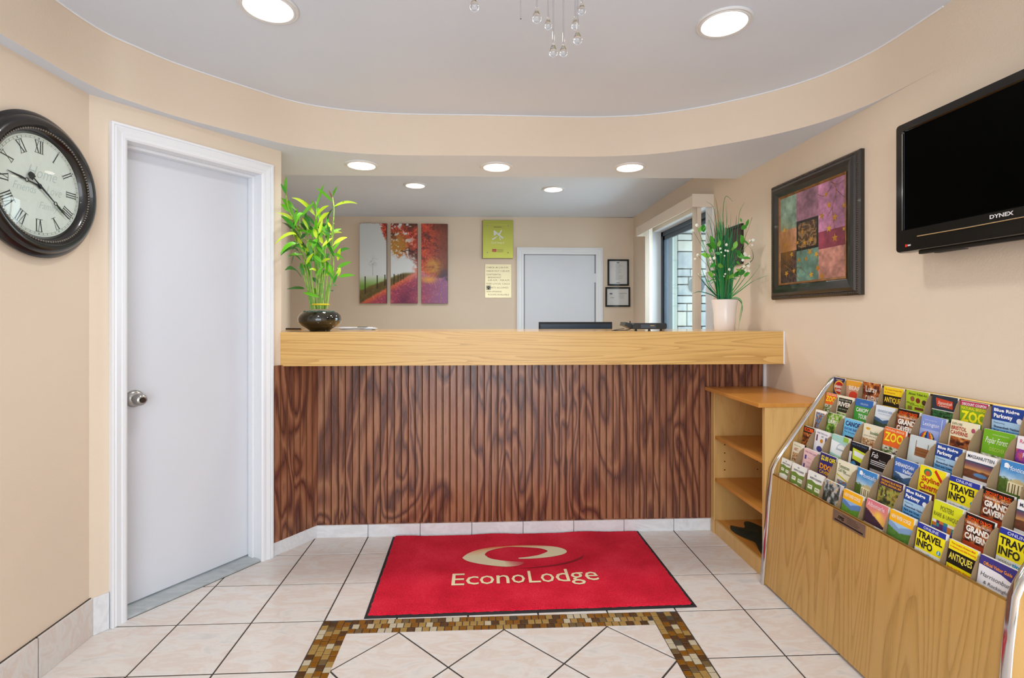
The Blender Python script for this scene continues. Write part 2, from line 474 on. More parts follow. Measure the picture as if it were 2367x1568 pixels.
# right wall with the window opening
WY0, WY1, WZ0, WZ1 = 3.775, 5.02, 0.95, 2.135
w = MB()
w.box(XR, YR, 0, XR + 0.15, WY0, ZC); w.box(XR, WY1, 0, XR + 0.15, YB + 0.12, ZC)
w.box(XR, WY0, 0, XR + 0.15, WY1, WZ0); w.box(XR, WY0, WZ1, XR + 0.15, WY1, ZC)
struct(w.build('wall_right', WALL))
# office back wall
struct(MB().box(-2.35, YB, 0, XR, YB + 0.12, ZO).build('wall_back', WALL))
# entrance wall behind the camera with its glazed opening
w = MB()
w.box(XL - 0.12, YR - 0.12, 0, -1.3, YR, ZC); w.box(1.3, YR - 0.12, 0, XR + 0.15, YR, ZC); w.box(-1.3, YR - 0.12, 2.3, 1.3, YR, ZC)
struct(w.build('wall_entrance', WALL))

# ceilings, curved bulkhead
ctrl = [(-1.515, YR), (-1.515, 0.2), (-1.515, 1.2), (-1.515, 1.75), (-1.513, 1.95), (-1.492, 2.08), (-1.445, 2.175), (-1.37, 2.302), (-1.255, 2.437), (-1.115, 2.582), (-1.035, 2.662), (-0.93, 2.733), (-0.745, 2.803), (-0.54, 2.840),
        (-0.33, 2.852), (-0.036, 2.853), (0.21, 2.858), (0.457, 2.865), (0.705, 2.860), (0.945, 2.822), (1.158, 2.735), (1.344, 2.620), (1.50, 2.49), (1.62, 2.338), (1.69, 2.16), (1.711, 2.0), (1.7145, 1.80)]
cv = [(p.x, p.y) for p in spline([(x, y, 0) for x, y in ctrl], 5)]
def slab(name, x0, y0, x1, y1, zf, th):
    v = [(x, y, zf(x) + dz) for dz in (0, th) for y in (y0, y1) for x in (x0, x1)]
    return struct(MB().add(v, [(0, 2, 3, 1), (4, 5, 7, 6), (0, 1, 5, 4), (2, 6, 7, 3), (0, 4, 6, 2), (1, 3, 7, 5)]).build(name, WHITE_CEIL))
slab('ceiling', XL - 0.12, YR - 0.12, XR + 0.15, 3.30, zc, 0.1)
slab('ceiling_office', -2.35, 3.24, XR + 0.15, YB + 0.12, zo, 0.14)
sb = MB(); n = len(cv)
bk_ = [(XR, 3.324), (-1.30, 3.245), (-1.60, 2.112), (-1.60, YR)]
sb.add([(x, y, zs(x)) for x, y in cv] + [(x, y, zc(x)) for x, y in cv], [(i, i + 1, n + i + 1, n + i) for i in range(n - 1)], 0)
from mathutils.geometry import tessellate_polygon
pts = [Vector((x, y, 0)) for x, y in cv[:-1] + bk_]
for tri in tessellate_polygon([pts]):
    q = [pts[i] for i in tri]
    if (q[1] - q[0]).cross(q[2] - q[0]).z > 0: q.reverse()
    sb.add([(p.x, p.y, zs(p.x)) for p in q], [(0, 1, 2)], 1)
sb.add([(XR, 3.324, zs(XR)), (-1.30, 3.245, zs(-1.3)), (-1.30, 3.245, zc(-1.3)), (XR, 3.324, zc(XR))], [(0, 1, 2, 3)], 1)
soff = struct(sb.build('ceiling_bulkhead', [WALL, WHITE_CEIL]))
for p in soff.data.polygons:
    p.use_smooth = p.material_index == 0
struct(MB().tube([(x * 0.9985, y - 0.002, zc(x) - 0.002) for x, y in cv[8:]], 0.0035, 5).build('trim_1', WTRIM))

# ------------------------------------------------------------------ baseboard tiles
bb = struct(MB().box(XL, YR, 0, XL + 0.004, 2.105, 0.152).build('baseboard_left', GROUT))
y = 1.852
while y > -0.6:
    MB().box(XL, y - 0.3014 + 0.003, 0.0, XL + 0.011, y - 0.003, 0.149, bev=0.002).build('tile', TILE, bb); y -= 0.3014
MB().box(XL, 1.855, 0.0, XL + 0.011, 2.122, 0.149, bev=0.002).build('tile', TILE, bb)
t = MB(); dbox(t, -0.012, 0.041, 0.0, 0.010, 0.0, 0.149, 0, 0.002); t.build('tile', TILEW, bb)
bb = struct(MB().box(-0.95, YP, 0, 1.40, YP + 0.004, 0.074).build('baseboard_counter', GROUT))
xs = [-0.957, -0.6635, -0.3621, -0.0607, 0.2407, 0.5421, 0.8435, 1.1449, 1.39]
for a, b in zip(xs, xs[1:]):
    MB().box(a + 0.0015, YP - 0.010, 0.0, b - 0.0015, YP + 0.004, 0.071, bev=0.0015).build('tile', TILEW, bb)
t = MB(); dbox(t, 0.775, 1.048, 0.0, 0.011, 0.0, 0.072, 0, 0.0015); t.build('tile', TILEW, bb)

# ------------------------------------------------------------------ white door in the slanting wall
d1 = struct(MB().build('door_1', DOORW)); bpy.data.objects.remove(d1)
m = MB(); dbox(m, OT0 - 0.015, OT1 - 0.004, -0.135, -0.097, 0.018, OZ - 0.01, 0, 0.002)
d1 = struct(m.build('door_1', DOORW))
# jamb, stop and casing
m = MB(); dbox(m, OT0 - 0.018, OT0, -0.13, 0.004, 0, OZ + 0.018); dbox(m, OT1, OT1 + 0.018, -0.13, 0.004, 0, OZ + 0.018); dbox(m, OT0, OT1, -0.13, 0.004, OZ, OZ + 0.018)
m.build('jamb', WTRIM, d1)
m = MB(); dbox(m, OT1 - 0.013, OT1, -0.094, -0.055, 0, OZ, 0, 0.003); dbox(m, OT0, OT0 + 0.013, -0.094, -0.055, 0, OZ, 0, 0.003); dbox(m, OT0 + 0.013, OT1 - 0.013, -0.094, -0.055, OZ - 0.013, OZ, 0, 0.003)
m.build('door_stop', WTRIM, d1)
prof = [(0.0, 0.006), (0.008, 0.012), (0.02, 0.0135), (0.023, 0.0105), (0.030, 0.0135), (0.044, 0.019), (0.050, 0.016), (0.053, 0.021), (0.062, 0.021), (0.064, 0.0)]
def casing(mb, conv, x0, x1, z1, w=0.062, prof=prof):
    """moulded strip up one side, across the head and down the other, mitred"""
    k = w / 0.064; n = len(prof); rings = []
    for (px, pz, sx, sz) in ((x0, 0, -1, 0), (x0, z1, -1, 1), (x1, z1, 1, 1), (x1, 0, 1, 0)):
        rings.append([conv(px + sx * u * k, h, pz + sz * u * k) for u, h in prof])
    v = sum(rings, []); f = []
    for r in range(3):
        f += [(r * n + i, (r + 1) * n + i, (r + 1) * n + i + 1, r * n + i + 1) for i in range(n - 1)]
        f += [(r * n + n - 1, (r + 1) * n + n - 1, (r + 1) * n, r * n)]
    mb.add(v, f)
m = MB(); casing(m, dg, OT0, OT1, OZ, 0.062); m.build('casing', WTRIM, d1)
# knob
kt, kz = 0.172, 0.918
Mk = Matrix.Translation(Vector(dg(kt, -0.097, kz))) @ DN.to_track_quat('Z', 'Y').to_matrix().to_4x4()
kn = MB().lathe([(0.0, 0.0), (0.038, 0.0), (0.037, 0.004), (0.030, 0.012), (0.017, 0.016), (0.0135, 0.030), (0.018, 0.036), (0.0265, 0.046), (0.0265, 0.060), (0.022, 0.072), (0.014, 0.078), (0.0, 0.079)], Mk, 40).build('door_knob', NICKEL, d1, True)
MB().lathe([(0.012, 0.077), (0.0115, 0.081), (0.0, 0.081)], Mk, 24).build('lock_cylinder', plain('dark_metal', '#55565a', 0.25, 1.0), kn, True)
# marble threshold
m = MB(); dbox(m, OT0, OT1, -0.135, 0.0, 0.0, 0.010, 0, 0.003)
struct(m.build('trim_2', tile_mat('threshold_marble', '#a4abae', '#b2b8ba', '#99a0a2', 0.35)))

# ------------------------------------------------------------------ office door on the back wall
m = MB().box(0.478, YB - 0.006, 0.01, 1.268, YB + 0.03, 1.975, 0, 0.002)
d2 = struct(m.build('door_2', DOORW))
m = MB(); casing(m, lambda x, h, z: (x, YB - h, z), 0.466, 1.283, 1.983, 0.078)
m.v = m.v; m.f = [f[::-1] for f in m.f]
m.build('casing', WTRIM, d2)
MB().box(0.462, YB - 0.003, 0, 0.4775, YB, 1.99).box(1.2685, YB - 0.003, 0, 1.285, YB, 1.99).box(0.462, YB - 0.003, 1.976, 1.285, YB, 1.99).build('reveal_gap', plain('gap_shadow', '#8f9197', 0.8), d2)
for z in (1.72, 0.98, 0.25):
    h = MB()
    for k in range(3): h.tube([(1.275, YB - 0.012, z - 0.05 + k * 0.034), (1.275, YB - 0.012, z - 0.019 + k * 0.034)], 0.007, 8)
    h.box(1.262, YB - 0.009, z - 0.05, 1.29, YB - 0.005, z + 0.05)
    h.build('hinge', WTRIM, d2, True)

# ------------------------------------------------------------------ office window, blind, outside
ALU = plain('dark_aluminium', '#3c4650', 0.35, 0.7)
wn = struct(MB().box(XR + 0.09, WY0, WZ0, XR + 0.15, WY0 + 0.05, WZ1).box(XR + 0.09, WY1 - 0.05, WZ0, XR + 0.15, WY1, WZ1).box(XR + 0.09, WY0, WZ1 - 0.05, XR + 0.15, WY1, WZ1).box(XR + 0.09, WY0, WZ0, XR + 0.15, WY1, WZ0 + 0.05).build('window_1', ALU))
MB().box(XR - 0.001, WY0, WZ1 - 0.004, XR + 0.09, WY1, WZ1 - 0.001).box(XR, WY1 - 0.002, WZ0, XR + 0.09, WY1, WZ1).box(XR, WY0, WZ0, XR + 0.09, WY0 + 0.002, WZ1).build('reveal_lining', WTRIM, wn)
for k, (ya, yb, xo) in enumerate(((WY0 + 0.05, 4.24, 0.125), (4.20, WY1 - 0.05, 0.105))):
    m = MB(); x0, x1 = XR + xo - 0.01, XR + xo + 0.01
    m.box(x0, ya, WZ0 + 0.05, x1, ya + 0.04, WZ1 - 0.05).box(x0, yb - 0.04, WZ0 + 0.05, x1, yb, WZ1 - 0.05).box(x0, ya, WZ1 - 0.09, x1, yb, WZ1 - 0.05).box(x0, ya, WZ0 + 0.05, x1, yb, WZ0 + 0.09)
    sash = m.build('sash', ALU, wn)
    MB().box(XR + xo - 0.002, ya + 0.04, WZ0 + 0.09, XR + xo + 0.002, yb - 0.04, WZ1 - 0.09).build('pane', GLASS, sash)
struct(MB().box(XR - 0.012, 3.66, 0.9, XR + 0.001, WY0, 2.15, 0, 0.003).build('trim_3', WTRIM))
bl = root('vertical_blind', 'beige vertical blind drawn open under a box valance on the office window', 'blind', (XR, 4.4, 2.1))
VAL = paint('blind_vinyl', '#d9cdbf', '#dfd4c6', 0.5, bump=0.02)
m = MB().box(1.556, 3.672, 2.095, 1.562, 5.04, 2.180, 0, 0.002).box(1.562, 5.034, 2.095, XR, 5.04, 2.180).box(1.556, 3.670, 2.180, XR, 5.04, 2.184)
m.build('valance', VAL, bl)
MB().box(1.550, 3.655, 2.094, XR - 0.001, 3.672, 2.190, 0, 0.004).build('valance_return', VAL, bl)
MB().box(1.60, 3.69, 2.14, 1.64, 5.03, 2.17).build('headrail', WTRIM, bl)
for k in range(6):
    y = 3.695 + k * 0.019
    MB().box(1.604 + 0.003 * (k % 2), y, 0.98, 1.634 + 0.002 * (k % 3), y + 0.002, 2.145).build('vane', VAL, bl)
for k in range(5):
    y = 4.78 + k * 0.03
    MB().box(1.604, y, 0.98, 1.636, y + 0.002, 2.145).build('vane', VAL, bl)
MB().tube([(1.60, 4.76, 2.145), (1.598, 4.762, 1.6), (1.599, 4.76, 1.0)], 0.004, 6).build('wand', WTRIM, bl)
# stone pier and porch outside
STN = [paint('stone_%d' % k, a, b, 0.8, nscale=9, bump=0.5, bscale=40) for k, (a, b) in enumerate((('#dcdfdc', '#eff0ec'), ('#cdd4d8', '#e6e9e8'), ('#e6e4da', '#f4f2ea'), ('#b4bec8', '#d5dbde')))]
pier = struct(MB().box(2.47, 6.34, -0.1, 4.0, 6.6, 2.34).build('wall_porch', plain('pier_joint', '#5b6064', 0.9)))
z = 0.4; r = 0
rg = random.Random(3)
while z < 2.30:
    h = min(rg.choice((0.10, 0.14, 0.19, 0.22)), 2.335 - z); x = 2.475 - rg.uniform(0, 0.0)
    while x < 3.95:
        wd = rg.uniform(0.12, 0.32); x1 = min(x + wd, 3.98)
        MB().box(x + 0.007, 6.30 - rg.uniform(0, 0.02), z + 0.007, x1 - 0.007, 6.36, z + h - 0.007, 0, 0.008).build('stone', rg.choice(STN), pier)
        x = x1
    z += h
struct(MB().box(2.424, 6.28, -0.1, 2.468, 6.33, 2.34, 0, 0.005).build('trim_4', plain('post_paint', '#cfd9d2', 0.6)))
struct(MB().box(1.87, 5.6, 2.345, 4.6, 7.5, 2.45).build('roof_porch', WTRIM))
struct(MB().box(1.87, -1.0, -0.14, 9.0, 14.0, -0.04).build('ground', plain('concrete', '#b9b9b4', 0.9)))
v = root('wall_medallion', 'round grey slotted disc fixed to the pale stone pier outside', 'medallion', (2.71, 6.27, 1.68))
Md = Matrix.Translation((2.71, 6.275, 1.68)) @ Matrix.Rotation(PI / 2, 4, 'X')
MB().lathe([(0, 0), (0.102, 0), (0.102, 0.012), (0.09, 0.02), (0, 0.024)], Md, 36).build('disc', plain('grey_cast', '#7c838a', 0.6), v, True)
for k in (-1, 0, 1): MB().box(2.645, 6.247, 1.675 + k * 0.04, 2.705, 6.252, 1.685 + k * 0.04).build('slot', BLACKM, v)

# ------------------------------------------------------------------ recessed lamps
RING = plain('lamp_ring', '#d9dadb', 0.35)
def can(x, y, z, R, label, grp, k=1.0):
    t = root('recessed_light', label, 'ceiling light', (x, y, z), grp)
    Mz = Matrix.Translation((x, y, z))
    MB().lathe([(R, 0.0), (R, -0.004), (R * 0.965, -0.008), (R * 0.90, -0.007), (R * 0.86, -0.010), (R * 0.81, -0.009), (R * 0.78, -0.002), (R * 0.77, -0.0005)], Mz, 48).build('trim_ring', RING, t, True)
    MB().lathe([(R * 0.775, -0.0025), (R * 0.4, -0.004), (0, -0.0045)], Mz, 40).build('lens', LENS, t, True)
    d = bpy.data.lights.new('lamp', 'AREA'); d.shape = 'DISK'; d.size = R * 1.4; d.energy = CAN_W * k; d.color = (1.0, 0.975, 0.95); d.spread = math.radians(150)
    o = bpy.data.objects.new('lamp', d); COL.objects.link(o); o.parent = t; o.location = (0, 0, -0.014)
    return t
can(-0.714, 3.027, zs(-0.714), 0.098, 'round recessed downlight in the bulkhead above the bamboo end of the counter', 'downlights in the bulkhead')
can(0.087, 3.057, zs(0.087), 0.098, 'round recessed downlight in the bulkhead above the middle of the counter', 'downlights in the bulkhead')
can(0.907, 3.063, zs(0.907), 0.098, 'round recessed downlight in the bulkhead above the window end of the counter', 'downlights in the bulkhead')
can(-0.566, 4.302, zo(-0.566), 0.098, 'small recessed downlight on the office ceiling in front of the autumn canvases', 'downlights on the office ceiling', 2.0)
can(0.623, 4.402, zo(0.623), 0.098, 'small recessed downlight on the office ceiling in front of the office door', 'downlights on the office ceiling', 2.0)
can(-0.782, 1.885, zc(-0.782), 0.105, 'large recessed downlight on the lobby ceiling on the clock side', 'downlights on the lobby ceiling')
can(0.944, 1.928, zc(0.944), 0.105, 'large recessed downlight on the lobby ceiling on the television side', 'downlights on the lobby ceiling')
for x in (-0.8, 0.9):
    for y in (0.2, -1.3):
        can(x, y, zc(x), 0.105, 'recessed downlight on the %s side of the lobby ceiling, %s' % ('clock' if x < 0 else 'television', 'directly overhead' if y > 0 else 'by the entrance'), 'downlights on the lobby ceiling')

# ------------------------------------------------------------------ reception counter
ct = root('reception_counter', 'long reception counter with an oak top and dark stained beadboard front', 'counter', (0.3, YP, 0))
ZT = 1.197
m = MB().prism([(-1.088, 2.812), (1.708, 2.812), (1.708, 3.42), (-1.315, 3.42), (-1.125, 2.85)], ZT - 0.03, ZT)
m.prism([(-1.05, 2.812), (1.708, 2.812), (1.708, YP + 0.01), (-0.955, YP + 0.01)], 1.03, 1.045)
m.build('countertop', OAKTOP, ct)
MB().box(-1.093, 2.787, 1.012, 1.707, 2.812, ZT, 0, 0.002).build('fascia', OAKLIP, ct)
MB().box(-0.955, YP + 0.012, 0.0, 1.70, YP + 0.07, 1.165).build('frame_wall', plain('raw_ply', '#6a4630', 0.7), ct)
MB().box(-0.9, 3.1, 0.74, 1.70, 3.95, 0.77).box(-0.9, 3.88, 0.0, -0.87, 3.93, 0.74).box(1.66, 3.88, 0.0, 1.69, 3.93, 0.74).build('work_surface', OAKTOP, ct)
# each bead of the panel is its own strip with rounded shoulders and a fine second groove
bw = 0.0404
def bead_prof(x0, x1):
    s = 0.0029
    return [(x0, 0.007), (x0 + 0.001, 0.0031), (x0 + s, 0.0), (x1 - s - 0.0052, 0.0), (x1 - s - 0.004, 0.0022), (x1 - s - 0.0028, 0.0), (x1 - s, 0.0), (x1 - 0.001, 0.0031), (x1, 0.007)]
def strip(pr, z1):
    m = MB().extrude(pr, 0.072, z1, 'Z')
    m.mi = [0, 0] + [1 if i in (0, 1, 3, 4, 6, 7) else 0 for i in range(len(pr))]
    return m.build('bead_strip', [BEAD, GROOVE], ct)
k = 0; x = -0.957
while x < 1.69:
    x1 = min(x + bw, 1.697)
    strip([(a, YP + b) for a, b in bead_prof(x, x1)], 1.03)
    x = x1; k += 1
tt = 0.775
while tt < 1.05:
    t1 = min(tt + bw, 1.053)
    pr = [(dg(a, 0.011 - b, 0)[0], dg(a, 0.011 - b, 0)[1]) for a, b in bead_prof(tt, t1)]
    strip(pr, 1.018)
    tt = t1
m = MB().box(-0.957, YP - 0.003, 0.071, 1.39, YP + 0.004, 0.0765); m.build('base_strip', BEAD, ct)
struct(MB().box(1.698, YP - 0.004, 0.0, XR, YP + 0.01, 1.03).box(1.7075, 2.786, 1.012, XR, 2.80, ZT).build('trim_5', WTRIM))

# ------------------------------------------------------------------ red floor mat
fm = root('floor_mat', 'red pile entrance mat with a black rubber edge and cream lettering before the counter', 'mat', (0.2, 2.57, 0))
BL, BR, TR, TL = Vector((-0.500, 2.160)), Vector((0.945, 2.180)), Vector((0.927, 2.962)), Vector((-0.517, 2.950))
def mt(u, v): return BL * (1 - u) * (1 - v) + BR * u * (1 - v) + TR * u * v + TL * (1 - u) * v
m = MB(); m.prism([tuple(p) for p in (BL, BR, TR, TL)], 0.0005, 0.005, 0, 0.0015); m.build('rubber_edge', plain('mat_rubber', '#141318', 0.7), fm)
PILE, nt, b = base_mat('red_pile')
gg = node(nt, 'ShaderNodeNewGeometry'); n1 = node(nt, 'ShaderNodeTexNoise'); n1.inputs['Scale'].default_value = 260; n1.inputs['Detail'].default_value = 3
n3 = node(nt, 'ShaderNodeTexNoise'); n3.inputs['Scale'].default_value = 5; n3.inputs['Detail'].default_value = 5
nt.links.new(gg.outputs['Position'], n1.inputs['Vector']); nt.links.new(gg.outputs['Position'], n3.inputs['Vector'])
r1 = ramp(nt, [(0.32, '#9c0a20'), (0.5, '#cb1832'), (0.68, '#e0384e')]); mxn = node(nt, 'ShaderNodeMath', operation='MULTIPLY_ADD'); mxn.inputs[1].default_value = 0.55
sc_ = node(nt, 'ShaderNodeMath', operation='MULTIPLY'); sc_.inputs[1].default_value = 0.45
nt.links.new(n3.outputs['Fac'], sc_.inputs[0]); nt.links.new(n1.outputs['Fac'], mxn.inputs[0]); nt.links.new(sc_.outputs[0], mxn.inputs[2]); nt.links.new(mxn.outputs[0], r1.inputs['Fac'])
nt.links.new(r1.outputs['Color'], b.inputs['Base Color']); b.inputs['Roughness'].default_value = 0.95; b.inputs['Specular IOR Level'].default_value = 0.1
b.inputs['Sheen Weight'].default_value = 0.25; b.inputs['Sheen Tint'].default_value = L4('#ff6a78')
bp_ = node(nt, 'ShaderNodeBump'); bp_.inputs['Strength'].default_value = 0.9; bp_.inputs['Distance'].default_value = 0.004
nt.links.new(n1.outputs['Fac'], bp_.inputs['Height']); nt.links.new(bp_.outputs['Normal'], b.inputs['Normal'])
m = MB(); NX, NY = 150, 90; rr = random.Random(5)
v = []; f = []
for j in range(NY + 1):
    for i in range(NX + 1):
        u, w_ = i / NX, j / NY
        p = mt(0.009 + u * 0.982, 0.018 + w_ * 0.978)
        edge = min(i, NX - i, j, NY - j)
        if edge == 0: p += Vector((rr.uniform(-0.0025, 0.0025), rr.uniform(-0.0025, 0.0025)))
        z = 0.0105 + rr.uniform(-0.0006, 0.0006) if edge > 0 else 0.005
        if w_ > 0.9: z += max(0, 0.006 * math.sin(u * 17 + 1.0)) * (w_ - 0.9) * 10
        v.append((p.x, p.y, z))
f = [(j * (NX + 1) + i, j * (NX + 1) + i + 1, (j + 1) * (NX + 1) + i + 1, (j + 1) * (NX + 1) + i) for j in range(NY) for i in range(NX)]
m.add(v, f).build('pile', PILE, fm, True)
YARN = attr_mat('printed_matt', 0.95)
outer = [(-0.104, 2.663), (-0.076, 2.707), (-0.025, 2.746), (0.046, 2.772), (0.126, 2.785), (0.215, 2.79), (0.304, 2.784), (0.383, 2.771), (0.437, 2.744), (0.457, 2.71), (0.44, 2.681), (0.393, 2.658), (0.323, 2.641), (0.245, 2.634), (0.191, 2.636)]
inner = [(0.027, 2.667), (0.014, 2.689), (0.027, 2.721), (0.060, 2.746), (0.10, 2.762), (0.147, 2.774), (0.20, 2.770), (0.258, 2.762), (0.314, 2.750), (0.35, 2.724), (0.348, 2.706), (0.305, 2.675), (0.275, 2.664), (0.23, 2.652), (0.191, 2.646)]
botom = [(-0.104, 2.663), (-0.097, 2.645), (-0.069, 2.618), (-0.015, 2.591), (0.05, 2.570), (0.115, 2.555), (0.173, 2.560), (0.211, 2.579)]
inb = [(0.027, 2.667), (0.027, 2.662), (0.031, 2.657), (0.05, 2.642), (0.077, 2.630), (0.105, 2.620), (0.139, 2.612), (0.214, 2.600)]
ov = spline([(a, b, 0) for a, b in outer], 4); iv = spline([(a, b, 0) for a, b in inner], 4)
em = MB(); cream = np.array(hx('#d9cfae')); orange = np.array(hx('#d2602c'))
for i in range(len(ov) - 1):
    t_ = i / (len(ov) - 1)
    for s in range(3):
        q = [ov[i].lerp(iv[i], s / 3), ov[i + 1].lerp(iv[i + 1], s / 3), ov[i + 1].lerp(iv[i + 1], (s + 1) / 3), ov[i].lerp(iv[i], (s + 1) / 3)]
        o_ = max(0, 1 - abs(t_ - 0.28) / 0.26) * (1.0 - s * 0.3)
        em.add([(p.x, p.y, 0.0125) for p in q], [(3, 2, 1, 0)], 0, tuple(cream * (1 - o_) + orange * o_))
ov = spline([(a, b, 0) for a, b in botom], 4); iv = spline([(a, b, 0) for a, b in inb], 4)
for i in range(len(ov) - 1):
    t_ = i / (len(ov) - 1); fd = max(0, (t_ - 0.72) / 0.28)
    em.add([(p.x, p.y, 0.0125) for p in (ov[i], ov[i + 1], iv[i + 1], iv[i])], [(0, 1, 2, 3)], 0, tuple(cream * (1 - fd) + np.array(hx('#b5303a')) * fd))
arc_o = spline([(x, y, 0) for x, y in [(0.54, 2.66), (0.52, 2.625), (0.467, 2.589), (0.387, 2.559), (0.277, 2.539), (0.179, 2.535)]], 5)
arc_i = spline([(x, y, 0) for x, y in [(0.54, 2.662), (0.512, 2.635), (0.462, 2.602), (0.385, 2.570), (0.277, 2.546), (0.179, 2.536)]], 5)
for i in range(len(arc_o) - 1):
    em.add([(p.x, p.y, 0.0123) for p in (arc_o[i], arc_i[i], arc_i[i + 1], arc_o[i + 1])], [(0, 1, 2, 3)], 0, hx('#7d0718'))
em.build('emblem', YARN, fm)
lm = MB()
for ch, x0, x1, y0, y1, fat in (('E', -0.146, -0.085, 2.389, 2.497, 0.004), ('c', -0.078, -0.017, 2.391, 2.468, .002), ('o', -0.012, 0.058, 2.391, 2.470, .002), ('n', 0.069, 0.131, 2.394, 2.470, .002), ('o', 0.142, 0.207, 2.393, 2.471, .002),
                    ('L', 0.224, 0.281, 2.393, 2.503, .002), ('o', 0.284, 0.349, 2.393, 2.474, .002), ('d', 0.357, 0.423, 2.395, 2.512, .002), ('g', 0.428, 0.496, 2.363, 2.476, .002), ('e', 0.502, 0.566, 2.397, 2.478, .002)):
    put_text(lm, frame((0, 0, 0.0118), (1, 0.012, 0), (0, 1, 0)), ch, x0, y0, x1, y1, '#dccfa9', 0.0012, fat)
lm.build('lettering', YARN, fm)

# ------------------------------------------------------------------ bookshelf beside the counter
bk = root('bookshelf', 'low oak bookshelf with two open shelves beside the counter', 'bookshelf', (1.53, 2.66, 0))
MB().box(1.372, 2.935, 0.0, 1.712, 2.955, 0.84, 0, 0.001).build('side_panel', SHELFW, bk)
MB().box(1.372, 2.382, 0.0, 1.712, 2.40, 0.84, 0, 0.001).build('side_panel', SHELFW, bk)
for ya, yb in ((2.918, 2.955), (2.380, 2.402)): MB().box(1.366, ya, 0.0, 1.372, yb, 0.84).build('face_edge', SHELFW, bk)
MB().box(1.700, 2.398, 0.03, 1.712, 2.935, 0.84).build('back_panel', SHELFW, bk)
MB().box(1.335, 2.378, 0.84, 1.713, 2.970, 0.861, 0, 0.004).build('top_board', SHELFT, bk)
for z in (0.555, 0.305): MB().box(1.382, 2.40, z, 1.70, 2.933, z + 0.018, 0, 0.002).build('shelf', SHELFT, bk)
MB().box(1.385, 2.40, 0.055, 1.70, 2.933, 0.072).build('bottom_board', SHELFT, bk)
MB().box(1.374, 2.40, 0.0, 1.388, 2.925, 0.078, 0, 0.002).build('kick_board', SHELFW, bk)
hole = None
for xx in (1.44, 1.64):
    for z in (0.52, 0.47, 0.42, 0.37, 0.27):
        if hole is None:
            hole = MB().lathe([(0.004, 0), (0, 0)], Matrix.Translation((xx, 2.9345, z)) @ Matrix.Rotation(PI / 2, 4, 'X'), 10).build('peg_hole', BLACKM, bk, origin=(xx, 2.9345, z))
        else:
            o = hole.copy(); COL.objects.link(o); o.location = Vector((xx, 2.9345, z)) - bk.location
# dark green cloth on the bottom board
cm = MB(); NX = 26; v = []
for j in range(NX + 1):
    for i in range(NX + 1):
        u, w_ = i / NX - 0.5, j / NX - 0.5
        rad = 1 + 0.22 * math.sin(5 * math.atan2(w_, u) + 0.6); 
        h = 0.0745 + 0.028 * abs(fbm(np.array([u * 3 + 5]), np.array([w_ * 3 + 9]), 1.6, 4)[0] - 0.35) * max(0, 1 - 2 * max(abs(u), abs(w_))) * 2.2
        v.append((1.54 + u * 0.22 * rad, 2.66 + w_ * 0.40 * rad, h))
cm.add(v, [(j * (NX + 1) + i, j * (NX + 1) + i + 1, (j + 1) * (NX + 1) + i + 1, (j + 1) * (NX + 1) + i) for j in range(NX) for i in range(NX)])
tag(cm.build('folded_cloth', paint('green_cloth', '#1b2a24', '#26352c', 0.6, nscale=12), None, True, origin=(1.545, 2.66, 0.073)), 'crumpled dark green cloth lying on the bottom board of the bookshelf', 'cloth')

# ------------------------------------------------------------------ brochure rack
rk = root('brochure_rack', 'oak laminate brochure rack with chrome edged ends and sloping tiers of pockets', 'rack', (1.53, 1.81, 0))
RY0, RY1 = 1.245, 2.370
def fxz(z): return 1.342 + 0.0779 * z            # leaning front panel
m = MB().extrude([(fxz(0.012), 0.012), (fxz(0.527), 0.527), (fxz(0.527) + 0.014, 0.527), (fxz(0.012) + 0.014, 0.012)], RY0 + 0.026, RY1 - 0.026, 'Y')
m.build('front_panel', RACKW, rk)
MB().tube([(fxz(0.527) + 0.005, RY0 + 0.027, 0.529), (fxz(0.527) + 0.005, RY1 - 0.027, 0.529)], 0.005, 8).build('lip_rail', BRASS, rk, True)
side = [(1.713, 0.0), (1.713, 0.992), (1.700, 0.990), (1.684, 0.978), (1.655, 0.941), (1.424, 0.616), (1.404, 0.584), (1.388, 0.548), (1.372, 0.42), (1.338, 0.0)]
for y0, y1, mat in ((RY0, RY0 + 0.024, None), (RY1 - 0.024, RY1, None)):
    sp = MB().extrude(side, y0, y1, 'Y').build('side_panel', RACKW if y0 > 2 else SHELFW, rk)
    e = MB(); ring = []
    P = side[1:]
    off = []
    for i, p in enumerate(P):
        a_ = Vector(P[max(i - 1, 0)]); b_ = Vector(P[min(i + 1, len(P) - 1)]); t_ = (b_ - a_).normalized(); nn = Vector((t_.y, -t_.x))
        if nn.x > 0 and nn.y < 0: nn = -nn
        off.append(nn)
    sec = [(-0.0035, -0.001), (0.0, 0.0035), (0.006, 0.006), (0.018, 0.006), (0.024, 0.0035), (0.0275, -0.001)]
    v = []
    for p, nn in zip(P, off):
        q = nn if (nn.x < 0 or nn.y > 0) else -nn
        v += [(p[0] + q.x * hgt, y0 + dy, p[1] + q.y * hgt) for dy, hgt in sec]
    k = len(sec); f = [(i * k + j, (i + 1) * k + j, (i + 1) * k + j + 1, i * k + j + 1) for i in range(len(P) - 1) for j in range(k - 1)]
    e.add(v, f); e.build('edge_trim', CHROME, sp, True)
MB().box(1.706, RY0 + 0.024, 0.02, 1.713, RY1 - 0.024, 0.985).build('back_panel', RACKW, rk)
MB().tube([(1.704, RY0 + 0.02, 0.988), (1.704, RY1 - 0.02, 0.988)], 0.006, 8).build('top_rail', BRASS, rk, True)
MB().box(1.37, RY0 + 0.024, 0.012, 1.70, RY1 - 0.024, 0.03).build('bottom_board', RACKW, rk)
SR = [0.048, 0.145, 0.241, 0.338, 0.431, 0.524]
XRW = [1.40 + 0.5775 * s for s in SR]; XRW[5] = 1.684
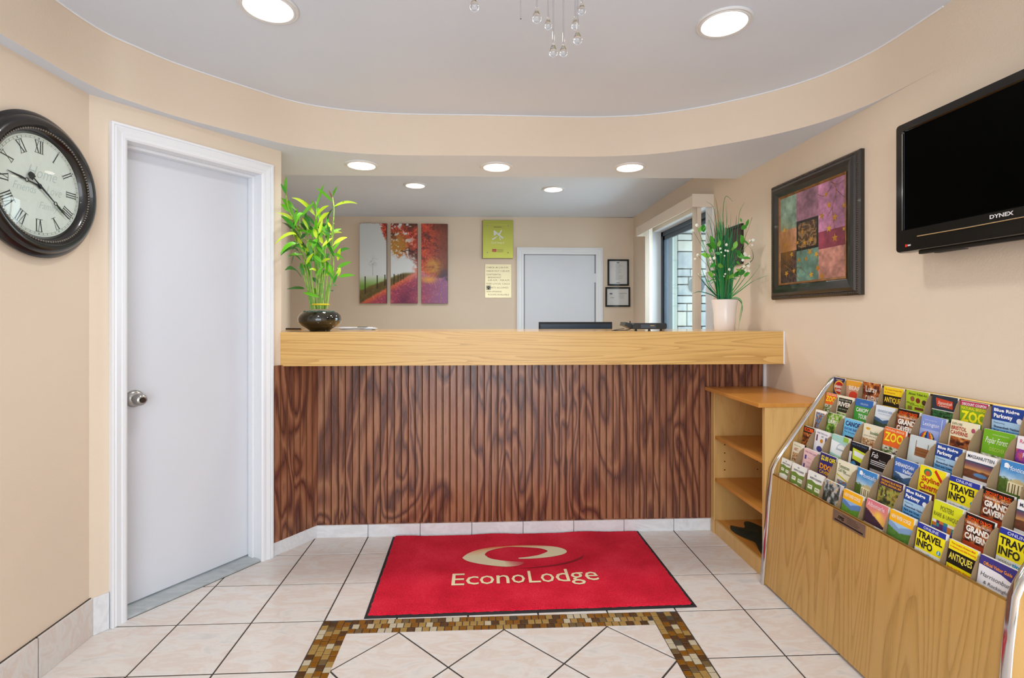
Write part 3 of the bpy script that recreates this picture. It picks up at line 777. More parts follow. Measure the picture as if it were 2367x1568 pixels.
ZRW = [0.565 + 0.8164 * s for s in SR]
DY = [2.345, 2.262, 2.158, 2.042, 1.932, 1.820, 1.703, 1.597, 1.482, 1.385, 1.272]
dp = [(1.392, 0.30), (1.392, 0.49), (1.397, 0.515), (1.408, 0.55), (XRW[0] - 0.003, ZRW[0] - 0.012)]
for r in range(5):
    gx, gz = XRW[r + 1] - XRW[r], ZRW[r + 1] - ZRW[r]
    dp += [(XRW[r] + 0.2 * gx, ZRW[r] - 0.016), (XRW[r] + 0.27 * gx, ZRW[r] + 0.17 * gz), (XRW[r] + 0.45 * gx, ZRW[r] + 0.44 * gz), (XRW[r] + 0.68 * gx, ZRW[r] + 0.72 * gz), (XRW[r + 1] - 0.003, ZRW[r + 1] - 0.010)]
dp += [(1.704, ZRW[5] - 0.01), (1.704, 0.30)]
for y in DY[1:-1]:
    MB().extrude(dp[::-1], y - 0.0015, y + 0.0015, 'Y').build('divider', CARD, rk)
for r in range(5):
    MB().box(XRW[r] + 0.0135, RY0 + 0.026, 0.28, XRW[r] + 0.0155, RY1 - 0.026, ZRW[r] - 0.03).build('pocket_back', CARD, rk)
npf = frame((fxz(0.505) - 0.0015, 1.922, 0.482), (0, -1, 0), (0.0779, 0, 1))
npl = MB(); npl.extrude([(fxz(0.482) - 0.0025, 0.482), (fxz(0.526) - 0.0025, 0.526), (fxz(0.526) + 0.001, 0.526), (fxz(0.482) + 0.001, 0.482)], 1.757, 1.922, 'Y')
npl = npl.build('name_plate', plain('plate_bronze', '#8d7765', 0.35, 0.5), rk)
npf = frame((fxz(0.482) - 0.0026, 1.922, 0.482), (0, -1, 0), (0.0779, 0, 1))
m = MB(); put_text(m, npf, 'FPIS', 0.027, 0.016, 0.062, 0.030, '#15110f', 0.0006, 0.03, 0.3)
put_rect(m, npf, 0.010, 0.006, 0.156, 0.0115, '#14100e')
for i, (a_, b_) in enumerate(((0.05, 0.12), (0.075, 0.13), (0.075, 0.14), (0.075, 0.13))): put_rect(m, npf, a_, 0.036 - i * 0.006, b_, 0.0378 - i * 0.006, '#3a2c24')
m.build('lettering', PRINT, npl)

# painters for the pictures printed on the leaflets
def px_mount(sky='#8fb4e0', a='#4d7a2a', b='#6fa03a', pk='#5a7fb5'):
    def fn(U, V):
        n = fbm(U, V, 7, 3)
        c = mixc(sky, '#dfe8f2', sstep(0.9, 0.5, V))
        c = mixc(c, pk, sstep(0.02, -0.02, V - (0.72 + 0.3 * np.abs(U - 0.45) * 2 + 0.1 * n)))
        g_ = mixc(a, b, fbm(U, V, 16, 8))
        return mixc(c, g_, sstep(0.03, -0.03, V - (0.5 + 0.5 * np.abs(U - 0.5) + 0.1 * (n - 0.5))))
    return fn
def px_sunset(U, V):
    c = mixc('#e8b45a', '#d77a86', sstep(0.3, 0.95, V + 0.15 * fbm(U, V, 5, 2)))
    c = mixc(c, '#f0c850', sstep(0.3, 0.0, np.hypot(U - 0.65, V - 0.5)))
    hill = 0.62 - 0.5 * U + 0.06 * fbm(U, V, 12, 5)
    return mixc(c, '#3a2438', sstep(0.02, -0.02, V - hill) * sstep(0.06, 0.1, V))
def px_noise(cols, sc=9, seed=1, sharp=0.12):
    def fn(U, V):
        n = fbm(U, V, sc, seed); n = (n - n.min()) / (np.ptp(n) + 1e-6); c = mixc(cols[0], cols[0], n)
        for i, k in enumerate(cols[1:]):
            t = (i + 1) / len(cols); c = mixc(c, k, sstep(t - sharp, t + sharp, n))
        return c
    return fn
def px_house(U, V):
    c = mixc('#3d86c8', '#cfe0ee', sstep(0.95, 0.5, V + 0.2 * fbm(U, V, 4, 3)))
    c = mixc(c, mixc('#2f4a1e', '#6f8a30', fbm(U, V, 14, 4)), sstep(0.03, -0.03, V - (0.42 + 0.15 * fbm(U, V, 9, 6) * (U < 0.5))))
    h = (np.abs(U - 0.62) < 0.3) & (V < 0.42) & (V > 0.1); c[h] = hx('#e9dfb8')
    h = (np.abs(U - 0.62) < 0.34 - (V - 0.42) * 2.2) & (V >= 0.42) & (V < 0.54); c[h] = hx('#c9b98a')
    h = (np.mod(U * 9, 1) < 0.35) & (np.abs(U - 0.62) < 0.28) & (V < 0.38) & (V > 0.12); c[h] = hx('#6b5a3a')
    return c
def px_lake(U, V):
    c = mixc('#e0a45a', '#6e4a5e', sstep(0.45, 0.95, V)); c = mixc(c, mixc('#4a2c22', '#8a4f34', fbm(U, V, 10, 2)), sstep(0.62, 0.55, V + 0.1 * fbm(U, V, 6, 4)))
    return mixc(c, '#5b86b8', sstep(1.0, 0.8, np.hypot((U - 0.55) / 0.25, (V - 0.3) / 0.14)))
def px_blocks(U, V):
    k = vnoise(np.floor(U * 7) * 3.7 + 11, np.floor(V * 6) * 5.3 + 2, 9)
    pal = np.array([hx(q) for q in ('#b13a62', '#3a5fb0', '#e0c23c', '#e8e2da', '#5a2f68', '#c8742c', '#2f8a8a', '#1f1f28')])
    return pal[np.clip((k * 8).astype(int), 0, 7)]
def px_balloon(U, V):
    c = mixc('#7f95d8', '#a9b8ea', V)
    r_ = np.hypot((U - 0.42) / 0.42, (V - 0.32) / 0.55); k = np.mod(np.floor((U - 0.42) * 9 / np.sqrt(np.clip(1.02 - ((V - 0.32) / 0.55) ** 2, 0.05, 1))), 4).astype(int)
    pal = np.array([hx(q) for q in ('#1f6fc0', '#d8402a', '#f0c030', '#2a2a70')]); m_ = r_ < 1; c[m_] = pal[k][m_]
    return c
PX = {'mount': px_mount(), 'mount2': px_mount('#9fc4e8', '#3f6a30', '#5f8f3a', '#7f9fc8'), 'dusk': px_mount('#c7d8ea', '#273a30', '#3f5a44', '#3f5f86'), 'sunset': px_sunset, 'house': px_house, 'lake': px_lake, 'blocks': px_blocks, 'balloon': px_balloon,
      'forest': px_noise(('#16301c', '#23542e', '#3f7f48', '#0f2014'), 8, 4), 'people': px_noise(('#3a2a22', '#b5663a', '#2f6fb0', '#d0c0a8', '#7a2f22'), 6, 6), 'cave': px_noise(('#2a120e', '#6a2f1a', '#b0622f', '#d9a15a'), 6, 8),
      'rocks': px_noise(('#5a3420', '#a8744a', '#e0c8a0', '#7a4a30'), 7, 12), 'map': px_noise(('#2f3a24', '#6f6a34', '#b59a4a', '#8fa04a', '#4a3a28'), 6, 15), 'person': px_noise(('#2a2c28', '#4a4f48', '#9aa6b4', '#d8b890', '#6a7a4a'), 5, 18),
      'animal': px_noise(('#3f5a2a', '#8fa070', '#e6e2d8', '#4a4038'), 5, 21), 'night': px_noise(('#3a1858', '#7a2f9a', '#b04a8a', '#e07a3a'), 5, 24), 'green': px_noise(('#2f4a1a', '#5a8a2a', '#8ab84a', '#d8d8c8', '#2a2a20'), 6, 27)}
BLUE, LBL = '#1f4596', '#9fc6e6'
def parkway(): return ('#a9cdea', [('r', 0, 0, 1, .46, BLUE), ('t', 'Blue Ridge', .07, .07, .86, .21, '#ffffff', .03), ('t', 'Parkway', .07, .24, .66, .42, '#ffffff', .03), ('e', .86, .38, .09, .09, '#e8eef6'), ('r', 0, .74, 1, 1.3, '#5f9fd2'),
    ('t', 'Featuring', .08, .51, .42, .58, '#5a6f8a'), ('t', 'Shenandoah National', .08, .63, .92, .71, '#16365e', .02), ('t', 'Park and Great', .08, .76, .72, .84, '#16365e', .02), ('t', 'Smoky Mountains', .08, .89, .80, .97, '#16365e', .02)])
def travel(): return ('#f2e51c', [('r', 0, 0, 1, .17, '#26379a'), ('t', 'ONLINE', .22, .04, .76, .13, '#e8ecff', .0), ('t', 'TRAVEL', .05, .23, .93, .45, '#15151a', .03), ('t', 'INFO', .05, .5, .62, .74, '#15151a', .03), ('e', .84, .66, .07, .07, '#1f9ad6'), ('t', 'i', .82, .61, .86, .71, '#ffffff', .03),
    ('r', 0, .8, 1, 1.3, '#e6e6e2'), ('t', 'visitor', .08, .84, .44, .95, '#7a7a80'), ('t', 'tips', .45, .84, .72, .98, '#2a9ad6', .03), ('t', '.com', .74, .87, .93, .94, '#7a7a80')])
def grand(): return ('#3a1410', [('p', 'cave', 0, .2, 1, 1.3, .25), ('r', 0, 0, 1, .2, '#160d0c'), ('t', 'DISCOUNT ON BACK!', .08, .08, .92, .20, '#f05a1e', .03), ("t", "SHENANDOAH VALLEY'S", .08, .27, .9, .35, '#f4e6d6', .02), ('t', 'GRAND', .08, .39, .88, .61, '#f6f2ea', .05), ('t', 'CAVERNS', .06, .65, .96, .87, '#f6f2ea', .05), ('r', 0, .95, 1, 1.3, '#b8431c')])
def zoo(): return ('#e5682a', [('t', 'NATURAL BRIDGE', .06, .05, .94, .13, '#f6d9b0', .02), ('t', 'ZOO', .06, .18, .94, .54, '#f0dc2c', .03), ('p', 'animal', 0, .72, 1, 1.25)])
def northc(): return ('#e9ece8', [('g', [(0, .42), (.3, .36), (.6, .44), (1, .40), (1, 1.3), (0, 1.3)], '#6d8a3c'), ('e', .5, .12, .07, .05, '#a9b4b8'), ('t', 'NORTH COUNTRY', .18, .22, .94, .31, '#2a2f33', .02), ('r', .10, .58, .40, .76, '#e4e8da'), ('r', .56, .60, .88, .78, '#dfe5d4'), ('r', .14, .64, .34, .67, '#7a8a60'), ('r', .60, .66, .80, .69, '#7a8a60'), ('g', [(0, .98), (.5, .9), (1, .98), (1, 1.3), (0, 1.3)], '#e8ece6')])
def yellowg(k): return ('#f2b21c', [('t', 'NEW RIVER GORGE', .08, .12, .9, .26, '#f7efcf', .02), ('p', k, 0, .38, 1, 1.05), ('r', 0, 1.05, 1, 1.3, '#4d7a2a')])
def monti(): return ('#3f7fc0', [('p', 'house', 0, 0, 1, 1.2), ('e', .2, .15, .08, .07, '#eef4fa'), ('r', .13, .15, .27, .25, '#eef4fa'), ('t', 'Monticello', .26, .14, .97, .30, '#f4f8fc', .0, .3)])
def massa(): return ('#f0f0f2', [('t', 'MASSANUTTEN', .07, .08, .93, .19, '#2f3550', .01), ('r', 0, .28, 1, .33, '#3a4a6a'), ('p', 'lake', 0, .33, 1, .84), ('r', 0, .95, 1, 1.08, '#27304a'), ('r', 0, 1.08, 1, 1.3, '#e8e8ea')])
B = {}
B[6, 0] = ('#2d2a5c', [('e', .5, .62, .47, .46, '#e8a83a'), ('e', .5, .64, .40, .39, '#b5221e'), ('t', 'VIRGINIA', .2, .08, .8, .16, '#e8d8b0'), ('t', 'SHENANDOAH', .1, .48, .9, .66, '#f6efe0', .03), ('t', 'CAVERNS', .2, .72, .8, .88, '#f6efe0', .03)], 'navy leaflet with an orange ringed red badge')
B[6, 1] = ('#c99a80', [('r', 0, 0, 1, .3, '#e2a23a'), ('t', 'BEAR', .2, .25, .95, .45, '#f1e2d0', .03), ('e', .5, .75, .3, .25, '#d0402a')], 'tan and orange leaflet headed BEAR')
B[6, 2] = ('#3a1612', [('p', 'cave', 0, 0, 1, 1.3, .45), ('t', 'Luray', .18, .17, .82, .5, '#efe6da', .01), ('t', 'CAVERNS', .16, .58, .9, .88, '#efe6da', .01)], 'maroon cave leaflet with tall white capitals')
B[6, 3] = ('#f2cf22', [('t', 'The Largest Antique Mall', .08, .08, .92, .15, '#b5401e'), ('t', 'in America', .08, .2, .6, .26, '#b5401e'), ('r', 0, .34, 1, .8, '#17130d'), ('t', 'ANTIQUES', .06, .42, .95, .68, '#f2d24a', .02), ('t', 'Books and 50s', .06, .86, .7, .94, '#c25a1e'), ('r', .1, 1.0, .8, 1.2, '#d8862a')], 'yellow and black leaflet headed ANTIQUES')
B[6, 4] = ('#a9c42c', [('t', 'African Tribal Art', .12, .08, .95, .17, '#3a4a1a', .01), ('e', .3, .32, .1, .1, '#8a5a3a'), ('e', .55, .36, .1, .1, '#7a2f22'), ('e', .82, .40, .1, .1, '#4a3428'), ('t', 'Masks', .06, .45, .4, .52, '#3a4a1a'), ('r', .1, .6, .3, .75, '#7a6a2a'), ('r', .42, .62, .8, .72, '#6a2f1e'), ('t', 'Authentic Tribal', .2, .52, .9, .57, '#3a4a1a'), ('r', .08, .9, .22, 1.2, '#2a2a1a')], 'lime green leaflet with round brown masks')
B[6, 5] = ('#2a3542', [('p', 'forest', 0, .55, 1, 1.3), ('r', 0, .52, 1, .55, '#d8d8d0'), ('g', [(.14, .1), (.82, .16), (.82, .44), (.2, .4)], '#c8452e'), ('t', 'Shenandoah', .24, .2, .8, .32, '#f2e8da', .0, .3), ('t', 'Caverns', .3, .33, .7, .4, '#f2e8da', .0, .3)], 'slate and forest leaflet with a red label')
B[6, 6] = ('#86ac2a', [('r', 0, 0, 1, .17, '#b5345a'), ('t', 'DISCOUNT COUPON', .08, .05, .95, .15, '#f6e6ea', .03), ('t', 'NATURAL BRIDGE', .06, .2, .95, .3, '#e6dc3a', .03), ('t', 'ZOO', .05, .34, .98, .74, '#f4ea22', .04), ('r', .04, .8, .66, .92, '#c83a50'), ('t', 'HAVE A WILD DAY', .07, .83, .62, .9, '#f4e6e6', .02), ('p', 'animal', .3, .95, .9, 1.25)], 'green leaflet with a crimson coupon strip and yellow ZOO')
B[6, 7] = (*parkway(), 'dark blue over pale blue leaflet')
B[5, 0] = (*zoo(), 'orange leaflet with yellow ZOO')
B[5, 1] = ('#ede5cc', [('r', .06, .1, .94, .78, '#1c2a1c'), ('t', 'RIVER', .1, .28, .9, .5, '#f4ece0', .03), ('t', 'COME TUBE THE', .12, .16, .88, .23, '#d8d4c0'), ('t', 'tube canoe raft', .14, .58, .8, .65, '#b8bfae'), ('p', 'green', .06, .82, .94, 1.2)], 'cream edged black leaflet headed RIVER')
B[5, 2] = ('#3f9a3a', [('r', 0, 0, 1, .32, '#2f68b0'), ('t', 'VIRGINIA', .3, .16, .75, .24, '#bcd8f0'), ('t', 'CANOPY', .12, .38, .82, .56, '#f2f6f0', .02), ('t', 'TOURS', .28, .64, .84, .84, '#f2f6f0', .02), ('r', 0, .98, 1, 1.2, '#d8602a')], 'blue and green leaflet headed CANOPY TOURS')
B[5, 3] = ('#dce6f0', [('t', 'GRANDFATHER', .12, .17, .88, .27, '#7a94b8'), ('t', 'MOUNTAIN', .2, .31, .8, .37, '#a9bcd4'), ('p', 'dusk', 0, .5, 1, 1.0), ('r', 0, 1.0, 1, 1.3, '#e6a890')], 'pale blue leaflet with a dark lakeside picture')
B[5, 4] = (*grand(), 'black cave leaflet with heavy white capitals')
B[5, 5] = ('#7f95d8', [('p', 'balloon', 0, .5, .8, 1.1), ('t', 'Lexington', .1, .24, .78, .42, '#eef2fc'), ('t', 'Small Town Big Time', .16, .14, .66, .19, '#dfe6f8'), ('r', .85, .05, .87, 1.3, '#dfe6f8')], 'lavender blue leaflet with a striped balloon')
B[5, 6] = ('#e9e0bf', [('t', 'EXPLORE', .06, .08, .44, .17, '#5a5f4a'), ('t', 'BRISTOL', .05, .2, .62, .34, '#a8301e', .02), ('t', 'CAVERNS', .04, .37, .68, .51, '#a8301e', .02), ('p', 'cave', .06, .58, .95, 1.2), ('e', .85, .25, .07, .08, '#b0506a')], 'cream leaflet with red capitals above a brown cavern')
B[5, 7] = ('#6fae20', [('t', 'Poplar Forest', .1, .24, .82, .5, '#f2f8e8', .0, .35), ('t', "THOMAS JEFFERSON'S", .3, .12, .82, .17, '#d8e8b8'), ('t', 'DISCOVER', .28, .56, .76, .68, '#c8dc6a', .0), ('p', 'animal', 0, .8, 1, 1.25, .3)], 'bright green leaflet with white script')
B[5, 8] = ('#eee8ee', [('t', 'RAINBOW', .1, .1, .9, .24, '#c04a6a'), ('p', 'night', 0, .45, 1, 1.3), ('t', 'HOTEL', .25, .55, .9, .72, '#e6c8f0', .02)], 'white over purple leaflet at the edge of the picture')
B[4, 0] = ('#f0ede8', [('p', 'people', .1, .14, .9, 1.2)], 'white bordered leaflet with a picnic photograph')
B[4, 1] = ('#5f8a34', [('p', 'green', 0, 0, 1, 1.3), ('t', 'LURAY', .1, .32, .62, .5, '#f2f6ea', .03)], 'leafy green leaflet with small white capitals')
B[4, 2] = ('#6fc0ea', [('t', 'CANOE', .1, .1, .95, .32, '#1a2f6a', .03), ('t', 'KAYAK RAFT', .08, .38, .9, .5, '#2a5aa8', .02), ('t', 'The Shenandoah', .1, .55, .8, .62, '#2a5a9a'), ('r', .16, .76, .7, 1.2, '#15150f'), ('r', .2, .85, .5, .91, '#e6dc3a')], 'sky blue leaflet headed CANOE')
B[4, 3] = ('#e6e0c8', [('e', .25, .18, .12, .05, '#d8a82a'), ('t', 'bookfair', .4, .24, .92, .38, '#3a6a3a', .01), ('t', 'green valley book fair', .1, .44, .9, .5, '#7a6a4a'), ('p', 'rocks', 0, .58, 1, 1.25)], 'cream leaflet headed bookfair above tan rocks')
B[4, 4] = (*zoo(), 'orange leaflet with yellow ZOO')
B[4, 5] = ('#c8d4d6', [('r', .28, .15, .31, .4, '#6a6258'), ('r', .78, .2, .81, .4, '#6a6258'), ('r', .28, .38, .84, .7, '#8a5a34'), ('r', .28, .48, .84, .5, '#6a4224'), ('r', .28, .6, .84, .62, '#6a4224'), ('g', [(.2, 1.0), (.5, .92), (.6, 1.3), (.2, 1.3)], '#4a4a48')], 'grey leaflet picturing a hanging wooden board')
B[4, 6] = (*parkway(), 'dark blue over pale blue leaflet')
B[4, 7] = (*massa(), 'white leaflet with dark capitals above a brown sunset lake')
B[4, 8] = (*monti(), 'sky blue leaflet with white script over a domed house')
B[3, 0] = ('#1d1416', [('r', .08, .08, .9, .3, '#e0562a'), ('t', 'FUN', .2, .12, .6, .26, '#1d1416', .03), ('p', 'cave', 0, .4, 1, 1.2)], 'black leaflet with an orange block')
B[3, 1] = ('#e4e6ee', [('t', 'WINE TRAIL Guide', .12, .1, .86, .18, '#6a7088'), ('r', .1, .24, .2, .55, '#6a2f4a'), ('r', .74, .28, .82, .52, '#2f3a7a'), ('e', .5, .5, .1, .1, '#c8822a'), ('e', .42, .9, .2, .14, '#3a3f8a'), ('r', .45, .25, .6, .33, '#9aa0b4')], 'white leaflet with small purple bottles')
B[3, 2] = ('#9fd0c8', [('g', [(0, .25), (1, .35), (1, .9), (0, .8)], '#e8f0f4'), ('e', .66, .5, .28, .2, '#b8d0e0'), ('e', .66, .54, .24, .17, '#e8f0f4'), ('t', 'Downtown', .36, .52, .84, .62, '#6a8aa0', .0, .3), ('p', 'green', 0, .92, 1, 1.3, .2), ('r', .7, 0, 1, .2, '#8fb84a')], 'mint and white leaflet with a pale arch')
B[3, 3] = ('#10151c', [('t', 'CIVIL WAR TRAILS', .08, .06, .9, .13, '#5a80a8'), ('g', [(.16, .24), (1, .34), (.94, .8), (.2, .7)], '#c8d838'), ('g', [(.24, .34), (.88, .42), (.84, .6), (.26, .54)], '#dfe6ec'), ('r', 0, .42, .14, 1.3, '#dfe2e6'), ('e', .3, 1.0, .18, .22, '#3a80b0'), ('r', .5, .9, 1, 1.3, '#d8e2ea')], 'black leaflet with a yellow green emblem')
B[3, 4] = ('#0f0f12', [('t', 'Fab', .1, .1, .42, .3, '#e8e8ea', .0, .2), ('t', 'Farms', .5, .32, .8, .38, '#b8b8bc'), ('r', .08, .42, .92, .45, '#d8d8dc'), ('r', .08, .49, .9, .52, '#c8c8cc'), ('r', .08, .56, .86, .59, '#b8b8bc'), ('r', .1, .75, .95, 1.3, '#9a9292')], 'black leaflet with fine white print')
B[3, 5] = ('#3f6ab8', [('p', 'dusk', 0, .5, 1, 1.3, .5), ('t', 'SHENANDOAH', .05, .14, .85, .28, '#f0f4fc', .02), ('t', 'Valley', .4, .32, .82, .5, '#f0f4fc', .02, .2), ('t', 'EPIC', .1, .66, .48, .8, '#1a2240', .0), ('r', 0, .86, 1, .95, '#5a3f6a'), ('r', 0, 1.0, 1, 1.3, '#3a5a9a')], 'blue leaflet with a violet ridge and white heading')
B[3, 6] = ('#f0df1c', [('e', .32, .2, .16, .13, '#2f8a5a'), ('e', .32, .23, .10, .09, '#d0582a'), ('g', [(.62, .02), (.98, .4), (.98, .56), (.56, .1)], '#c8301e'), ('t', 'Skyline', .12, .34, .82, .58, '#b8261c', .02), ('t', 'Caverns', .08, .56, .84, .8, '#b8261c', .02), ('r', .1, .86, .7, 1.2, '#6a2f3a'), ('r', .18, .95, .5, 1.06, '#a8c82a')], 'bright yellow leaflet with red lettering and a rainbow dome')
B[3, 7] = (*travel(), 'yellow leaflet headed TRAVEL INFO')
B[3, 8] = (*grand(), 'black cave leaflet with heavy white capitals')
B[3, 9] = (*massa(), 'white leaflet with dark capitals')
B[2, 0] = ('#e8e4cf', [('t', 'Visit the Area', .15, .12, .85, .2, '#7a8a5a'), ('t', 'ART', .2, .3, .6, .5, '#b87a5a', .02), ('p', 'rocks', .1, .62, .9, 1.2)], 'cream leaflet with a rusty picture')
B[2, 1] = ('#e6c0c4', [('t', 'WINE TRAIL Guide', .1, .1, .9, .18, '#8a6a9a'), ('r', .12, .3, .24, .5, '#3a3a8a'), ('r', .68, .48, .8, .62, '#4a3a7a'), ('r', .1, .72, .2, .9, '#3a3a8a'), ('r', .35, .4, .6, .42, '#a88a9a'), ('r', .3, .6, .6, .62, '#a88a9a'), ('r', .32, .8, .62, .82, '#a88a9a')], 'pink leaflet with small violet bottles')
B[2, 2] = ('#2f2a70', [('t', '$2.00 OFF', .08, .1, .96, .34, '#f2e02a', .03), ('t', 'DIXIE', .06, .46, .96, .7, '#e89a2a', .04), ('t', 'CAVERNS', .08, .74, .96, .9, '#e8b02a', .03), ('p', 'cave', 0, .95, 1, 1.3)], 'purple leaflet with a yellow $2.00 OFF')
B[2, 3] = ('#e6e2c8', [('t', 'Tennessee', .1, .14, .7, .3, '#6a7a5a', .01), ('t', 'Civil War', .1, .32, .56, .46, '#6a7a5a', .01), ('t', 'Country', .4, .42, .86, .52, '#6a7a5a', .0, .2), ('g', [(.04, .56), (.95, .8), (.95, .86), (.04, .62)], '#c8b83a'), ('p', 'people', .12, .78, .8, 1.05), ('e', .2, 1.15, .1, .08, '#c8301e')], 'cream leaflet with an olive heading and slanting stripe')
B[2, 4] = (*monti(), 'sky blue leaflet with white script over a domed house')
B[2, 5] = ('#3a2450', [('p', 'map', 0, .3, 1, 1.3), ("t", "VIRGINIA'S BLUE RIDGE", .06, .06, .95, .14, '#e8a82a', .02), ('t', 'OFFICIAL REGIONAL MAP', .06, .17, .95, .25, '#e8a82a', .02), ('e', .3, .6, .02, .02, '#dfe6d0')], 'wide purple topped map leaflet with gold heading')
B[2, 6] = (*parkway(), 'dark blue over pale blue leaflet')
B[2, 7] = ('#d8dc26', [('t', 'POSTERS', .26, .12, .72, .28, '#5a5a2a'), ('t', 'RARE & UNIQUE', .06, .36, .93, .52, '#5a5a2a'), ('p', 'blocks', .03, .62, .97, 1.2)], 'lemon leaflet headed POSTERS RARE & UNIQUE')
B[2, 8] = (*grand(), 'black cave leaflet with heavy white capitals')
B[2, 9] = (*travel(), 'yellow leaflet headed TRAVEL INFO')
for c in range(3): B[1, c] = (*northc(), 'white and olive curled leaflet')
B[1, 3] = ('#4a4a44', [('p', 'person', 0, 0, .9, 1.3), ('r', .9, 0, 1, 1.3, '#c8c0d0')], 'dark photographic leaflet with a grey edge')
B[1, 4] = (*yellowg('mount'), 'orange topped leaflet with a green mountain picture')
B[1, 5] = ('#d88a78', [('p', 'sunset', 0, 0, .94, .92), ('t', 'Albemarle', .08, .08, .86, .24, '#f4dfe0', .0), ('r', 0, .85, .5, 1.3, '#b8a080'), ('r', .5, .85, .94, 1.3, '#cfe0e0')], 'pink and gold sunset leaflet')
B[1, 6] = (*yellowg('mount2'), 'orange topped leaflet with a green mountain picture')
B[1, 7] = (*travel(), 'yellow leaflet headed TRAVEL INFO')
B[1, 8] = ('#f0e018', [('t', 'The Largest Antique Mall', .08, .05, .93, .13, '#d8541e', .02), ('t', 'in America and Still Growing', .06, .17, .96, .25, '#d8541e', .02), ('r', 0, .32, 1, .80, '#14110c'), ('t', 'ANTIQUES', .06, .40, .89, .68, '#f0e060', .02), ('t', "Books and 50's Welcome", .06, .87, .94, .96, '#d8541e', .02)], 'yellow and black leaflet headed ANTIQUES')
B[1, 9] = ('#e6e4ea', [('g', [(0, 0), (1, 0), (1, .42), (.6, .3), (0, .26)], '#3a3480'), ('t', 'Official Visitor Guide', .12, .14, .9, .24, '#f09a3a', .02), ('t', 'Harrisonburg', .08, .44, .95, .6, '#4a4f58', .0, .15), ('t', '& Rockingham', .18, .66, .98, .78, '#4a4f58', .0, .15), ('p', 'rocks', .1, .95, .95, 1.2, .3)], 'white leaflet with a curved violet heading')
ORD = ['front row', 'second row', 'third row', 'fourth row', 'fifth row', 'back row']
NTH = ['nearest the bookshelf', 'second from the bookshelf', 'third from the bookshelf']

for (r, c), (basec, items, lab) in sorted(B.items()):
    yl, yr = DY[c] - 0.004, DY[c + 1] + 0.004
    wdt = min(yl - yr, 0.101) * rg.uniform(0.965, 1.0); yl -= rg.uniform(0, max(0.0, (yl - yr) - wdt))
    if (r, c) == (2, 5): wdt = yl - yr
    X, Z = XRW[r - 1] + rg.uniform(-0.003, 0.001), ZRW[r - 1] + rg.uniform(-0.006, 0.006)
    lean = math.radians(9 if r < 6 else 2.5); up_ = Vector((math.sin(lean), 0, math.cos(lean)))
    th = rg.uniform(0.006, 0.0135) if r < 6 else 0.006; hgt = 0.205
    fr = frame(Vector((X, yl, Z)), (0, -1, 0), up_)
    pb = MB()
    q = [fr(0, -hgt), fr(wdt, -hgt), fr(wdt, 0), fr(0, 0), fr(0, -hgt, -th), fr(wdt, -hgt, -th), fr(wdt, 0.001, -th), fr(0, 0.001, -th)]
    pb.add(q, [(0, 1, 2, 3), (5, 4, 7, 6), (3, 2, 6, 7), (0, 4, 5, 1), (0, 3, 7, 4), (1, 5, 6, 2)])
    ob = pb.build('brochure', PAPER, None, origin=fr(wdt / 2, -hgt))
    full = lab + ', ' + ORD[r - 1] + (', ' + NTH[c] if r == 1 and c < 3 else ' of the rack')
    if (r, c) == (1, 4): full = 'orange topped mountain leaflet, front row, on the bookshelf side of the sunset leaflet'
    if (r, c) == (1, 6): full = 'orange topped mountain leaflet, front row, between the sunset leaflet and yellow TRAVEL INFO'
    tag(ob, full, 'brochure', 'brochures in the rack')
    pm, tm = MB(), MB(); lay = 0.0003
    vmax = hgt / wdt
    fc = lambda u, v, h=0.0, fr=fr, wdt=wdt: fr(u * wdt, -v * wdt, h)
    put_rect(pm, fc, 0, min(1.35, vmax), 1, 0, basec, lay)
    for it in items:
        lay += 0.00006
        if it[0] == 'r': put_rect(pm, fc, it[1], it[4], it[3], it[2], it[5], lay)
        elif it[0] == 'e': put_poly(pm, fc, [(it[1] + it[3] * math.cos(-2 * PI * k / 20), it[2] + it[4] * math.sin(-2 * PI * k / 20)) for k in range(20)], it[5], lay)
        elif it[0] == 'g': put_poly(pm, fc, it[1][::-1], it[2], lay)
        elif it[0] == 'p':
            n_ = 26
            put_paint(pm, fc, it[2], it[5], it[4], it[3], n_, n_, PX[it[1]], lay)
        elif it[0] == 't':
            put_text(tm, fc, it[1], it[2], it[5], it[4], it[3], it[6], 0.0012, it[7] if len(it) > 7 else 0.0, it[8] if len(it) > 8 else 0.0)
    pm.build('cover_print', PRINT, ob)
    if tm.v: tm.build('lettering', PRINT, ob)

# ------------------------------------------------------------------ wall clock
ck = root('wall_clock', 'round dark wall clock with roman numerals on the cream wall', 'clock', (XL, 1.85, 1.74))
Mc = Matrix.Translation((XL, 1.85, 1.74)) @ Matrix.Rotation(PI / 2, 4, 'Y')
CLK = plain('clock_bronze', '#171411', 0.28, 0.3, coat=0.5)
MB().lathe([(0.235, 0.0), (0.25, 0.008), (0.252, 0.018), (0.244, 0.027), (0.236, 0.030), (0.230, 0.040), (0.217, 0.047), (0.205, 0.045), (0.199, 0.036), (0.192, 0.034), (0.186, 0.028), (0.180, 0.022), (0.176, 0.012)], Mc, 96).build('rim', CLK, ck, True)
m = MB()
for k in range(120):
    a = 2 * PI * k / 120; m.sphere((XL + 0.036, 1.85 + 0.1945 * math.cos(a), 1.74 + 0.1945 * math.sin(a)), 0.0036, u=7, w=5)
m.build('beading', plain('bead_pewter', '#8a837a', 0.3, 0.8), ck, True, kind='stuff')
cf = frame((XL + 0.013, 1.85, 1.74), (0, 1, 0), (0, 0, 1))
m = MB(); R0 = 0.179
def dial(x, y):
    n_ = fbm(x * 1.0 + 3, y * 1.0 + 3, 9, 5); return mixc('#efede3', '#f6f4ee', n_)
